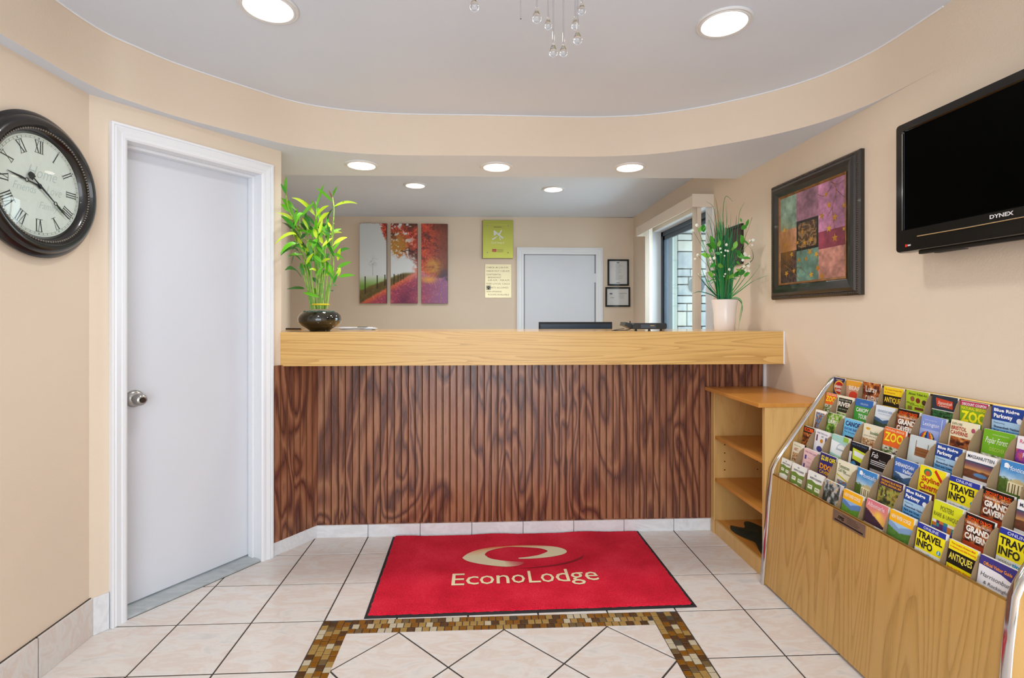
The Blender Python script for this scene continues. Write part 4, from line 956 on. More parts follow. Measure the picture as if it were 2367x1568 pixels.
for k in range(48):
    for j in range(6):
        a0, a1 = 2 * PI * k / 48, 2 * PI * (k + 1) / 48; r0, r1 = R0 * j / 6, R0 * (j + 1) / 6
        xs_ = np.array([r1 * math.cos(a0) * 10]); ys_ = np.array([r1 * math.sin(a0) * 10])
        m.add([cf(r0 * math.cos(a0), r0 * math.sin(a0)), cf(r1 * math.cos(a0), r1 * math.sin(a0)), cf(r1 * math.cos(a1), r1 * math.sin(a1)), cf(r0 * math.cos(a1), r0 * math.sin(a1))], [(0, 1, 2, 3)], 0, tuple(dial(xs_, ys_)[0]))
m.build('dial', PRINT, ck)
def stroke(mb, fr, p, q, w_, col, h=0.0008):
    d_ = Vector(q) - Vector(p); n_ = Vector((-d_.y, d_.x)).normalized() * w_ / 2; p, q = Vector(p), Vector(q)
    put_poly(mb, fr, [tuple(p - n_), tuple(q - n_), tuple(q + n_), tuple(p + n_)], col, h)
for hnum, s_ in zip(range(1, 13), ('I', 'II', 'III', 'IIII', 'V', 'VI', 'VII', 'VIII', 'IX', 'X', 'XI', 'XII')):
    a = PI / 2 - hnum * PI / 6; rad = 0.138; u_ = Vector((math.cos(a), math.sin(a))); t_ = Vector((u_.y, -u_.x))
    fl_ = (lambda x, y, h=0.0: cf(u_.x * (rad + y) + t_.x * x, u_.y * (rad + y) + t_.y * x, h))
    ws = {'I': 0.0085, 'V': 0.020, 'X': 0.020}; tot = sum(ws[k] for k in s_); x = -tot / 2; H2 = 0.0215
    m = MB()
    for k in s_:
        w_ = ws[k]
        if k == 'I':
            stroke(m, fl_, (x + w_ / 2, -H2), (x + w_ / 2, H2), 0.0034, '#1c1a18')
        elif k == 'V':
            stroke(m, fl_, (x + 0.003, H2), (x + w_ / 2, -H2), 0.0036, '#1c1a18'); stroke(m, fl_, (x + w_ - 0.003, H2), (x + w_ / 2, -H2), 0.0016, '#1c1a18', 0.0009)
        else:
            stroke(m, fl_, (x + 0.003, H2), (x + w_ - 0.003, -H2), 0.0036, '#1c1a18'); stroke(m, fl_, (x + w_ - 0.003, H2), (x + 0.003, -H2), 0.0016, '#1c1a18', 0.0009)
        x += w_
    for yy in (-H2, H2): stroke(m, fl_, (-tot / 2, yy), (tot / 2, yy), 0.0013, '#1c1a18', 0.001)
    m.build('numeral', PRINT, ck)
m = MB()
for k in range(60):
    a = 2 * PI * k / 60; u_ = (math.cos(a), math.sin(a)); stroke(m, cf, (u_[0] * 0.164, u_[1] * 0.164), (u_[0] * 0.170, u_[1] * 0.170), 0.0013 if k % 5 else 0.003, '#5a5850', 0.0006)
for r_ in (0.164, 0.1705):
    for k in range(72):
        a0, a1 = 2 * PI * k / 72, 2 * PI * (k + 1) / 72; stroke(m, cf, (r_ * math.cos(a0), r_ * math.sin(a0)), (r_ * math.cos(a1), r_ * math.sin(a1)), 0.0007, '#8a887e', 0.0007)
m.build('minute_track', PRINT, ck, kind='stuff')
m = MB(); SC = '#cdd3cf'
put_text(m, cf, 'Home', -0.045, 0.028, 0.075, 0.068, SC, 0.0005, -0.01, 0.4); put_text(m, cf, 'Friends', -0.10, -0.03, -0.01, -0.003, SC, 0.0005, -0.01, 0.4)
put_text(m, cf, 'Love', 0.03, -0.02, 0.095, 0.012, SC, 0.0005, -0.01, 0.4); put_text(m, cf, 'Family', 0.0, -0.085, 0.08, -0.052, SC, 0.0005, -0.01, 0.4)
m.build('lettering', PRINT, ck)
def hand(name, ang, length, tail, h, ringpos):
    m = MB(); u_ = Vector((math.cos(ang), math.sin(ang))); t_ = Vector((-u_.y, u_.x))
    def fq(x, y, hh=0.0): return cf(u_.x * x + t_.x * y, u_.y * x + t_.y * y, hh)
    def slab(pts):
        n_ = len(pts); m.add([fq(a, b, h) for a, b in pts] + [fq(a, b, h + 0.0015) for a, b in pts], [tuple(range(n_ - 1, -1, -1)), tuple(range(n_, 2 * n_))] + [(i, (i + 1) % n_, n_ + (i + 1) % n_, n_ + i) for i in range(n_)])
    slab([(0, -0.004), (ringpos - 0.006, -0.0016), (ringpos - 0.006, 0.0016), (0, 0.004)])
    slab([(ringpos + 0.006, -0.003), (ringpos + 0.02, -0.0042), (length, -0.0006), (length, 0.0006), (ringpos + 0.02, 0.0042), (ringpos + 0.006, 0.003)])
    for k in range(16):
        a0, a1 = 2 * PI * k / 16, 2 * PI * (k + 1) / 16
        slab([(ringpos + 0.0075 * math.cos(a0), 0.0075 * math.sin(a0)), (ringpos + 0.0075 * math.cos(a1), 0.0075 * math.sin(a1)), (ringpos + 0.005 * math.cos(a1), 0.005 * math.sin(a1)), (ringpos + 0.005 * math.cos(a0), 0.005 * math.sin(a0))])
    if tail: slab([(0, -0.003), (0, 0.003), (-tail + 0.01, 0.002), (-tail + 0.012, 0.009), (-tail, 0.0125), (-tail - 0.012, 0.008), (-tail - 0.014, 0), (-tail - 0.012, -0.008), (-tail, -0.0125), (-tail + 0.012, -0.009), (-tail + 0.01, -0.002)])
    else: slab([(0.009 * math.cos(2 * PI * k / 14), 0.009 * math.sin(2 * PI * k / 14)) for k in range(14)])
    return m.build(name, BLACKM, ck)
hand('minute_hand', PI / 2 - 2 * PI * 21.3 / 60, 0.150, 0.045, 0.006, 0.078)
hand('hour_hand', PI / 2 - 2 * PI * (9 + 21 / 60) / 12, 0.125, 0.0, 0.003, 0.052)
MB().lathe([(0.178, 0.014), (0.14, 0.020), (0.09, 0.0245), (0.045, 0.027), (0.0, 0.0275)], Mc, 64).build('glass', GLASS, ck, True)

# ------------------------------------------------------------------ television
tv = root('television', 'black flat television mounted high on the cream wall', 'television', (XR, 1.42, 1.77))
TX_, TY0, TY1, TZ0, TZ1 = 1.607, 0.98, 1.89, 1.526, 2.020
# shell
m = MB()
fr_ = [(TZ0, 0.0), (TZ0, 0.0)]
def tvx(z): return TX_ + 0.006 * (z - TZ0)
def rr_(y0, y1, z0, z1, r_, n_=5):
    P = []
    for cy, cz, a0 in ((y1 - r_, z1 - r_, 0), (y0 + r_, z1 - r_, 90), (y0 + r_, z0 + r_, 180), (y1 - r_, z0 + r_, 270)):
        for k in range(n_ + 1):
            a = math.radians(a0 + 90 * k / n_); P.append((cy + r_ * math.cos(a), cz + r_ * math.sin(a)))
    return P
rings = [(rr_(TY0, TY1, TZ0, TZ1, 0.014), 0.008), (rr_(TY0 + 0.003, TY1 - 0.003, TZ0 + 0.003, TZ1 - 0.003, 0.013), 0.0), (rr_(TY0 + 0.030, TY1 - 0.030, TZ0 + 0.083, TZ1 - 0.030, 0.004), 0.0), (rr_(TY0 + 0.034, TY1 - 0.034, TZ0 + 0.087, TZ1 - 0.034, 0.003), 0.006)]
n_ = len(rings[0][0]); v = []; f = []
outer_b = [(XR - 0.062, y, z) for y, z in rings[0][0]]
v += outer_b
for R_, d_ in rings: v += [(TX_ + d_, y, z) for y, z in R_]
for k in range(4):
    f += [(k * n_ + i, k * n_ + (i + 1) % n_, (k + 1) * n_ + (i + 1) % n_, (k + 1) * n_ + i) for i in range(n_)]
f.append(tuple(range(n_ - 1, -1, -1)))
m.add(v, f).build('bezel', BLACK, tv, True)
MB().box(TX_ + 0.006, TY0 + 0.03, TZ0 + 0.083, TX_ + 0.010, TY1 - 0.03, TZ1 - 0.03).build('screen', plain('tv_screen', '#010101', 0.5, spec=0.02), tv)
MB().box(TX_ + 0.02, TY0 + 0.06, TZ0 - 0.012, XR - 0.07, TY1 - 0.08, TZ0 + 0.002, 0, 0.004).build('lower_shell', BLACKM, tv)
m = MB()
for y in (1.70, 1.28): m.box(TX_ + 0.03, y - 0.06, TZ0 - 0.014, TX_ + 0.05, y + 0.06, TZ0 - 0.0115)
for q in range(2):
    y = (1.70, 1.28)[q]; MB().box(TX_ + 0.03, y - 0.055, TZ0 - 0.0145, TX_ + 0.05, y + 0.055, TZ0 - 0.0115, 0, 0.001).build('speaker_slot', plain('slot_grey', '#3a3a3c', 0.6), tv)
MB().box(TX_ + 0.032, 1.40, TZ0 - 0.016, TX_ + 0.046, 1.44, TZ0 - 0.0125).build('blue_connector', plain('connector_blue', '#1f5fc0', 0.4), tv)
MB().box(XR - 0.064, 1.25, 1.6, XR, 1.60, 1.95).build('wall_bracket', BLACKM, tv)
MB().tube([(TX_ - 0.0015, TY1 - 0.10, TZ0 + 0.052), (TX_ - 0.002, 1.6, TZ0 + 0.050), (TX_ - 0.0015, TY0 + 0.10, TZ0 + 0.052)], 0.0022, 6).build('chrome_line', CHROME, tv, True)
MB().box(TX_ - 0.001, TY1 - 0.0335, TZ0 + 0.085, TX_ + 0.004, TY1 - 0.0305, TZ1 - 0.04).build('screen_edge', CHROME, tv)
tf = frame((TX_ - 0.0003, 0, 0), (0, -1, 0), (0, 0, 1))
m = MB(); put_text(m, tf, 'DYNEX', -1.525, 1.5895, -1.453, 1.602, '#d6d6d8', 0.0006, 0.03); m.build('lettering', PRINT, tv)
m = MB(); put_rect(m, tf, -1.845, 1.545, -1.836, 1.555, '#d02a22', 0.0004); put_rect(m, tf, -1.834, 1.547, -1.82, 1.553, '#c8c8ca', 0.0004); m.build('sticker', PRINT, tv)

# ------------------------------------------------------------------ framed painting on the right wall
pf = root('framed_painting', 'framed patchwork painting with golden leaves in a wide dark frame', 'painting', (XR, 2.525, 1.71))
PY0, PY1, PZ0, PZ1 = 2.187, 2.880, 1.379, 2.037
prof_f = [(0.0, 0.0), (0.0, 0.018), (0.008, 0.026), (0.018, 0.027), (0.024, 0.034), (0.036, 0.040), (0.055, 0.036), (0.074, 0.026), (0.080, 0.024)]
def mitred(mb, y0, y1, z0, z1, prof, close=False, x=XR):
    n_ = len(prof); v = []
    for (cy, cz, sy, sz) in ((y1, z0, -1, 1), (y0, z0, 1, 1), (y0, z1, 1, -1), (y1, z1, -1, -1)):
        v += [(x - h, cy + sy * u, cz + sz * u) for u, h in prof]
    f = [(r * n_ + i, r * n_ + i + 1, ((r + 1) % 4) * n_ + i + 1, ((r + 1) % 4) * n_ + i) for r in range(4) for i in range(n_ - 1)]
    mb.add(v, f); return mb
mitred(MB(), PY0, PY1, PZ0, PZ1, prof_f).build('frame', plain('frame_ebony', '#231d19', 0.28, coat=0.4), pf)
mitred(MB(), PY0 + 0.079, PY1 - 0.079, PZ0 + 0.079, PZ1 - 0.079, [(0, 0.026), (0.003, 0.028), (0.009, 0.025), (0.013, 0.020)]).build('inner_fillet', paint('antique_gold', '#6a431f', '#93642f', 0.4, nscale=30), pf)
m = MB()
for k in range(64):
    z = PZ0 + 0.012 + k * (PZ1 - PZ0 - 0.024) / 63; m.sphere((XR - 0.0265, PY0 + 0.012, z), 0.005, u=6, w=4, sz=(0.6, 1, 0.8))
for k in range(64):
    y = PY0 + 0.012 + k * (PY1 - PY0 - 0.024) / 63; m.sphere((XR - 0.0265, y, PZ0 + 0.012), 0.005, u=6, w=4, sz=(0.6, 0.8, 1))
    m.sphere((XR - 0.0265, y, PZ1 - 0.012), 0.005, u=6, w=4, sz=(0.6, 0.8, 1)); m.sphere((XR - 0.0265, PY1 - 0.012, PZ0 + 0.012 + (PZ1 - PZ0 - 0.024) * k / 63), 0.005, u=6, w=4, sz=(0.6, 1, 0.8))
m.build('carved_beading', plain('carved_brown', '#3a2a1c', 0.4), pf, kind='stuff')
IY0, IY1, IZ0, IZ1 = PY0 + 0.090, PY1 - 0.090, PZ0 + 0.090, PZ1 - 0.090
af = frame((XR - 0.021, IY1, IZ0), (0, -1, 0), (0, 0, 1)); aw, ah = IY1 - IY0, IZ1 - IZ0
def painting(U, V):
    n1_ = fbm(U, V, 6, 31); n2_ = fbm(U, V, 26, 33); k = (n1_ - 0.5) * 0.5 + (n2_ - 0.5) * 0.35
    cells = [[('#3a2a2c', .36), ('#b9805f', .62), ('#74907c', 9)], [('#56786a', .36), ('#3a2c24', .66), ('#8f5f74', 9)], [('#b8796a', .31), ('#7f2c40', .50), ('#a8688c', 9)]]
    out = np.zeros(U.shape + (3,))
    for ci, (u0, u1) in enumerate(((0, .28), (.28, .63), (.63, 1.01))):
        v0 = -1
        for col, v1 in cells[ci]:
            m_ = (U >= u0) & (U < u1) & (V >= v0) & (V < v1); out[m_] = np.array(hx(col)); v0 = v1
    out = np.clip(out * (1 + k[..., None] * 1.3), 0, 1); out = out * 0.85 + out.mean(axis=2, keepdims=True) * 0.15
    st = ((np.mod(U * 60 + 3 * n1_, 1) < 0.25) & (U < .28) & (V < .36)); out[st] = out[st] * 0.5 + np.array(hx('#8a6a5a')) * 0.5
    g_ = sstep(0.25, 0.0, np.hypot(U - 0.08, (V - 0.4) * 0.6)); out = mixc(out, np.broadcast_to(np.array(hx('#8a5a1e')), out.shape), g_ * n1_ * 1.2)
    fr2 = (np.abs(U - .455) < .172) & (np.abs(V - .51) < .165); out[fr2] = np.array(hx('#1f1714'))
    inn = (np.abs(U - .455) < .145) & (np.abs(V - .51) < .138)
    sw = np.sin(30 * fbm(U, V, 9, 41)); out[inn] = mixc('#3f2a1e', '#8f7048', (sw * 0.5 + 0.5))[inn]
    return out
m = MB(); put_paint(m, af, 0, 0, aw, ah, 110, 105, painting, 0.0); m.build('canvas', attr_mat('printed_ink2', 0.3) and PRINT, pf)
GOLD = '#b5832a'
m = MB()
def branch(pts, w_=0.0022, col='#6a4420'):
    P = spline([(a, b, 0) for a, b in pts], 5)
    for p, q in zip(P, P[1:]): stroke(m, af, (p.x * aw, p.y * ah), (q.x * aw, q.y * ah), w_, col, 0.0006)
branch([(.80, .995), (.88, .88), (.83, .72), (.84, .60), (.86, .48)], 0.003, '#8a5a24'); branch([(.88, .88), (.96, .80), (1.0, .77)]); branch([(.83, .95), (.72, .86), (.62, .90)]); branch([(.83, .72), (.78, .66)]); branch([(.80, .98), (.9, .93), (.98, .95)])
branch([(.06, .22), (.22, .12), (.34, .02)], 0.003, '#8a5a24'); branch([(.22, .12), (.16, .26), (.20, .36)]); branch([(.22, .14), (.34, .16), (.44, .08)]); branch([(.34, .30), (.42, .46), (.46, .62)], .002, '#7a4a20'); branch([(.36, .3), (.36, .12)], .002, '#6f7a4a')
m.build('branch', PRINT, pf)
for (a, b, s_) in ((.74, .87, 1.1), (.78, .75, 1.2), (.68, .66, 1.2), (.86, .61, 1.4), (.78, .51, 1.3), (.86, .40, 1.4), (.98, .70, 1), (.98, .47, .8), (.38, .55, 1), (.42, .42, 1.1), (.52, .44, 1.2), (.50, .31, 1.3), (.60, .27, 1.2), (.44, .24, 1), (.62, .12, 1.3), (.52, .06, 1.2), (.68, .03, 1.3), (.32, .24, 1), (.20, .32, 1.1), (.24, .13, .9), (.11, .11, 1.2), (.07, .62, 1), (.30, .44, .8), (.10, .44, 1)):
    m = MB(); ph = rg.uniform(0, 6); pts = []
    for k in range(10):
        r_ = (0.016 if k % 2 == 0 else 0.007) * s_; an = ph + 2 * PI * k / 10; pts.append((a * aw + r_ * math.cos(an), b * ah + r_ * math.sin(an)))
    m.add([af(a * aw, b * ah, 0.0014)] + [af(x, y, 0.0008) for x, y in pts], [(0, 1 + k, 1 + (k + 1) % 10) for k in range(10)], 0, hx(rg.choice((GOLD, '#a8741e', '#c4952f'))))
    m.build('painted_leaf', PRINT, pf)
# small black frame further along the same wall
sf = root('small_picture_frame', 'small plain black picture frame half hidden behind the grassy arrangement', 'picture frame', (XR, 3.335, 1.76))
m = MB()
mitred(m, 3.235, 3.435, 1.63, 1.895, [(0, 0), (0, .016), (.018, .016), (.02, .008)]).build('frame', plain('frame_black', '#1a0f0d', 0.35), sf)
MB().box(XR - 0.009, 3.25, 1.645, XR - 0.001, 3.42, 1.88).build('picture', plain('dark_print', '#30201c', 0.3), sf)

# ------------------------------------------------------------------ office wall: canvases, plaque, sign, certificates
def autumn(U, V):
    n1_ = fbm(U, V, 5, 51, 5); n2_ = 0.6 * fbm(U, V, 24, 53, 3) + 0.4 * fbm(U, V, 55, 61, 2); n3_ = fbm(U, V, 75, 57, 2)
    c = mixc('#c9d0d2', '#dfe5ea', sstep(1.0, 0.4, V) * (0.6 + 0.4 * U))
    c = mixc(c, mixc('#c2d4b8', '#6f9a3a', sstep(0.33, 0.2, V)), sstep(0.36, 0.30, V))
    c = mixc(c, mixc('#4a3418', '#7a7030', n2_), sstep(0.03, -0.01, V - (0.12 + 0.46 * U) - 0.05 * n2_) * sstep(0.40, 0.36, V) * 1.0)
    edge = 0.0 + 0.62 * U + 0.03 * (n2_ - 0.5)
    path = sstep(0.015, -0.015, V - np.minimum(edge, 0.40))
    pc = mixc('#c8485a', '#7a2f5a', n2_ * 1.1); pc = mixc(pc, '#8f5a86', sstep(0.7, 1.05, U + 0.2 * n1_)); pc = mixc(pc, '#d8653a', sstep(0.12, 0.0, np.abs(V - edge)) * 0.9)
    pc = mixc(pc, '#e08a88', sstep(0.6, 0.8, n3_) * 0.55); pc = mixc(pc, '#5a1a44', sstep(0.15, 0.0, np.abs(U - 0.5 - 0.25 * V)) * sstep(0.3, 0, V) * 0.7)
    pc = mixc(pc, '#e0a8b8', sstep(0.25, 0.42, V) * 0.5); pc = mixc(pc, '#e0a040', sstep(0.07, 0.0, np.abs(V - 0.30)) * sstep(0.66, 0.76, U) * sstep(0.92, 0.80, U) * (0.4 + n2_))
    c = mixc(c, pc, path)
    line = 0.96 - 0.95 * sstep(0.22, 0.34, U) + 0.0 * U
    low = np.interp(U, [0, .22, .25, .30, .36, .44, .50, .56, .63, .66, .72, .78, .84, .9, 1], [1.1, 1.1, .93, .78, .68, .60, .62, .56, .50, .47, .45, .38, .34, .30, .25])
    tree = sstep(-0.05, 0.05, V - low + 0.22 * (n2_ - 0.5) + 0.30 * (n1_ - 0.5))
    gaps = sstep(0.56, 0.64, n2_) * sstep(0.72, 0.5, U)
    tc = mixc('#7a2018', '#c8432a', sstep(0.3, 0.6, n2_)); tc = mixc(tc, '#dc5a34', sstep(0.55, 0.7, n3_)); tc = mixc(tc, '#b5852a', sstep(0.2, 0.05, np.hypot((U - 0.42), (V - 0.72) * 0.8)) * 0.9)
    tc = mixc(tc, '#4a261c', sstep(0.52, 0.35, n1_) * 0.8); tc = mixc(tc, '#6a3a26', sstep(0.72, 1.0, U) * 0.8); tc = mixc(tc, '#c08a2e', sstep(0.16, 0.03, np.hypot(U - 0.84, V - 0.46)) * n2_ * 1.6)
    tc = mixc(tc, '#46304a', sstep(0.9, 1.0, U + 0.1 * n1_) * sstep(0.5, 0.3, V))
    c = mixc(c, tc, tree * (1 - gaps))
    for u, v0, v1, w_ in ((.062, .12, .335, .011), (.20, .18, .35, .008), (.287, .22, .36, .007), (.39, .23, .37, .006), (.435, .27, .37, .004), (.465, .28, .37, .004), (.495, .30, .37, .003)):
        c = mixc(c, '#2f1f1c', ((np.abs(U - u) < w_ / 2 + 0.002) & (V > v0) & (V < v1)).astype(float))
    c = mixc(c, '#a9afae', (np.abs(U - 0.15) < 0.004) * (V > .34) * (V < .5) * 0.8); c = mixc(c, '#b4bab8', sstep(0.10, 0.0, np.hypot((U - 0.15) * 1.3, (V - .52))) * sstep(0.42, 0.62, n3_) * 0.8)
    br = np.abs(V - (0.655 + 0.10 * np.abs(U - 0.56) * (U > .45) + 0.012 * np.sin(U * 60))); c = mixc(c, '#2a1a1e', (br < 0.006) * (U > .47) * (U < .68) * 1.0)
    return c
x0s = [(-1.348, -1.054), (-1.009, -0.718), (-0.675, -0.384)]
labs = ['canvas panel with pale misty sky and fence posts, one of three autumn panels', 'canvas panel where the red leafed branches meet the lane, middle of three autumn panels', 'canvas panel filled with dense red and brown foliage, beside the gold plaque']
for (xa, xb), lb in zip(x0s, labs):
    cz0, cz1 = 1.429, 2.312
    o = MB().box(xa, YB - 0.035, cz0, xb, YB - 0.001, cz1, 0, 0.002).build('autumn_canvas', plain('canvas_side', '#4a3a38', 0.7), None, origin=((xa + xb) / 2, YB, cz0))
    tag(o, lb, 'canvas', 'autumn lane triptych')
    ua, ub = (xa + 1.348) / 0.964, (xb + 1.348) / 0.964
    ff = frame((xa, YB - 0.0353, cz0), (1, 0, 0), (0, 0, 1)); m = MB()
    put_paint(m, ff, 0.001, 0.001, xb - xa - 0.001, cz1 - cz0 - 0.001, 76, 220, lambda U, V, ua=ua, ub=ub: autumn(ua + U * (ub - ua), V), 0.0003)
    m.build('print', PRINT, o)
pq = root('award_plaque', 'gold award plaque with a pale ribbon figure above the brass sign', 'plaque', (0.176, YB, 1.935))
MB().box(0.007, YB - 0.022, 1.937, 0.346, YB - 0.014, 2.360, 0, 0.002).build('plate', plain('brushed_gold', '#aeb052', 0.32, 0.75), pq)
MB().box(-0.004, YB - 0.014, 1.930, 0.340, YB - 0.001, 2.355).build('backing', plain('plaque_back', '#9a8f78', 0.6), pq)
qf = frame((0.007, YB - 0.0223, 1.937), (1, 0, 0), (0, 0, 1)); m = MB()
for pts in ([(.118, .30), (.128, .312), (.232, .228), (.222, .212)], [(.118, .30), (.125, .25), (.150, .262), (.150, .274)], [(.176, .272), (.205, .318), (.214, .310), (.190, .262)], [(.100, .205), (.108, .218), (.168, .252), (.158, .238)], [(.100, .205), (.110, .200), (.150, .226), (.142, .230)], [(.182, .238), (.190, .234), (.202, .202), (.188, .204)]):
    put_poly(m, qf, pts if True else pts, '#d8dcd6', 0.0012)
m.f = [f_ for f_ in m.f]
put_text(m, qf, 'Gold Award', .094, .160, .236, .186, '#e6e2c0', 0.0009, 0.0)
put_rect(m, qf, .104, .070, .152, .100, '#b02a22', 0.0009); put_rect(m, qf, .108, .080, .148, .085, '#d89a90', 0.0012)
for k in range(3): put_rect(m, qf, .160, .068 + k * .012, .226, .073 + k * .012, '#8f8230', 0.0009)
put_rect(m, qf, .12, .342, .21, .350, '#7a7a3a', 0.0009); put_rect(m, qf, .05, .372, .29, .375, '#c9bf70', 0.0009)
m.build('emblem', PRINT, pq)
for a, b in ((.052, .062), (.282, .062), (.052, .362), (.282, .362)): MB().sphere((0.007 + a, YB - 0.023, 1.937 + b), 0.007, u=12, w=8, sz=(1, .5, 1)).build('screw', NICKEL, pq, True)
sg = root('brass_sign', 'brass notice plate with check in times and a paw print', 'sign', (0.18, YB, 1.493))
MB().box(0.031, YB - 0.005, 1.494, 0.327, YB - 0.0005, 1.870, 0, 0.001).build('plate', plain('sign_brass', '#d8cca4', 0.28, 0.35), sg)
sf_ = frame((0.031, YB - 0.0053, 1.494), (1, 0, 0), (0, 0, 1)); m = MB(); TC = '#4f3f22'
for tx, x0, x1, y in (('CHECK IN 2:00 P.M.', .016, .262, .330), ('CHECK OUT 11:00 A.M.', .016, .276, .291), ('CONTINENTAL', .016, .18, .251), ('BREAKFAST', .034, .18, .219), ('6:00 A.M. - 9:00 A.M.', .034, .276, .188), ('FREE LOCAL CALLS', .016, .276, .148), ('PETS ALLOWED', .068, .262, .104), ('NON SMOKING', .016, .186, .060), ('ROOMS AVAILABLE', .036, .270, .026)):
    put_text(m, sf_, tx, x0, y, x1, y + .018, TC, 0.0006, -0.004)
m.build('lettering', PRINT, sg)
m = MB(); put_rect(m, sf_, .014, .088, .066, .138, '#a9a58c', 0.0005)
for a, b, r_ in ((.040, .104, .011), (.026, .116, .0055), (.035, .124, .0055), (.045, .124, .0055), (.054, .116, .0055)): put_ell(m, sf_, a, b, r_, r_ * 1.15, '#15151a', 0.0012)
m.build('paw_print', PRINT, sg)
def certificate(x0, z0, x1, z1, label, lines):
    t = root('framed_certificate', label, 'certificate', ((x0 + x1) / 2, YB, z0), 'certificates beside the office door')
    m = MB(); P_ = [(0, 0), (0, .016), (.018, .016), (.019, .006)]; n_ = len(P_); v = []
    for (cx_, cz_, sx, sz) in ((x0, z0, 1, 1), (x1, z0, -1, 1), (x1, z1, -1, -1), (x0, z1, 1, -1)): v += [(cx_ + sx * u, YB - h, cz_ + sz * u) for u, h in P_]
    m.add(v, [(r * n_ + i, ((r + 1) % 4) * n_ + i, ((r + 1) % 4) * n_ + i + 1, r * n_ + i + 1)[::-1] for r in range(4) for i in range(n_ - 1)]).build('frame', BLACK, t)
    MB().box(x0 + .012, YB - .006, z0 + .012, x1 - .012, YB - .002, z1 - .012).build('paper', plain('cert_paper', '#d3d6d6', 0.15, coat=0.6), t)
    ff = frame((x0, YB - .0062, z0), (1, 0, 0), (0, 0, 1)); m = MB()
    for a, b, w_, h_, c_ in lines: put_rect(m, ff, a, b, a + w_, b + h_, c_, 0.0004)
    m.build('printing', PRINT, t)
rl = random.Random(9)
certificate(1.417, 1.633, 1.660, 1.931, 'upright black framed certificate, upper of two beside the office door', [(.105, .255, .03, .012, '#6a6f78')] + [(.09 + rl.uniform(0, .01), .235 - k * .014, rl.uniform(.03, .09), .004, '#9a9ea6') for k in range(13)] + [(.1, .03, .04, .006, '#4a4f58')])
certificate(1.392, 1.394, 1.675, 1.617, 'wide black framed certificate, lower of two beside the office door', [(.05, .14, .03, .016, '#4f5a68'), (.06, .10, .04, .007, '#8a8f98'), (.16, .15, .085, .006, '#8a8f90')] + [(.16, .138 - k * .014, .05 + .01 * (k % 2), .004, '#a4a8a6') for k in range(4)])

# ------------------------------------------------------------------ chandelier of glass drops
ch = root('chandelier', 'small chandelier of clear glass teardrops hanging at the top edge', 'chandelier', (0.12, 1.09, ZC))
MB().lathe([(0.0, 0.0), (0.06, 0.0), (0.06, -0.012), (0.02, -0.022), (0.0, -0.024)], Matrix.Translation((0.12, 1.09, ZC)), 32).build('canopy', CHROME, ch, True)
MB().tube([(0.12, 1.09, ZC - 0.02), (0.12, 1.09, ZC - 0.20)], 0.006, 8).build('stem', CHROME, ch, True)
m = MB(); Rr = 0.145
m.tube([(0.12 + Rr * math.cos(2 * PI * k / 40), 1.09 + Rr * math.sin(2 * PI * k / 40), ZC - 0.20) for k in range(41)], 0.005, 8)
for k in range(3): m.tube([(0.12, 1.09, ZC - 0.20), (0.12 + Rr * math.cos(2 * PI * k / 3 + .3), 1.09 + Rr * math.sin(2 * PI * k / 3 + .3), ZC - 0.20)], 0.004, 6)
m.build('ring_frame', CHROME, ch, True)
DG = bpy.data.materials.new('drop_glass'); DG.use_nodes = True
b = DG.node_tree.nodes['Principled BSDF']; b.inputs['Transmission Weight'].default_value = 1.0; b.inputs['Roughness'].default_value = 0.0; b.inputs['IOR'].default_value = 1.45
for (x, y, z, r_, st) in ((-0.017, 1.102, 1.957, .0105, .05), (0.119, 1.096, 1.932, .0105, .05), (0.144, 1.095, 1.916, .0085, .06), (0.155, 1.094, 1.857, .0098, .11), (0.177, 1.093, 1.857, .0092, .105), (0.208, 1.092, 1.885, .0100, .09), (0.219, 1.100, 1.953, .0090, .04), (0.206, 1.110, 1.926, .0088, .05), (0.084, 1.097, 1.955, .0, .0)):
    d_ = MB(); Md = Matrix.Translation((x, y, z))
    if r_ > 0:
        d_.lathe([(0, -r_), (r_ * .5, -r_ * .87), (r_ * .87, -r_ * .5), (r_, 0), (r_ * .9, r_ * .45), (r_ * .62, r_ * 1.0), (r_ * .36, r_ * 1.6), (.0026, r_ * 2.3), (.0019, r_ * 2.3 + st * .6), (.0026, r_ * 2.3 + st), (0, r_ * 2.3 + st)], Md, 24)
        top = z + r_ * 2.3 + st
    else:
        d_.tube([(x, y, z - 0.025), (x, y, z + 0.02)], 0.0016, 8); top = z + 0.02
    o = d_.build('glass_drop', DG, ch, True)
    MB().sphere((x, y, top + .006), .006, u=10, w=8).build('glass_bead', DG, o, True)
    MB().tube([(x, y, top + .01), (x, y, ZC - 0.20)], 0.0007, 5).build('wire', CHROME, o)

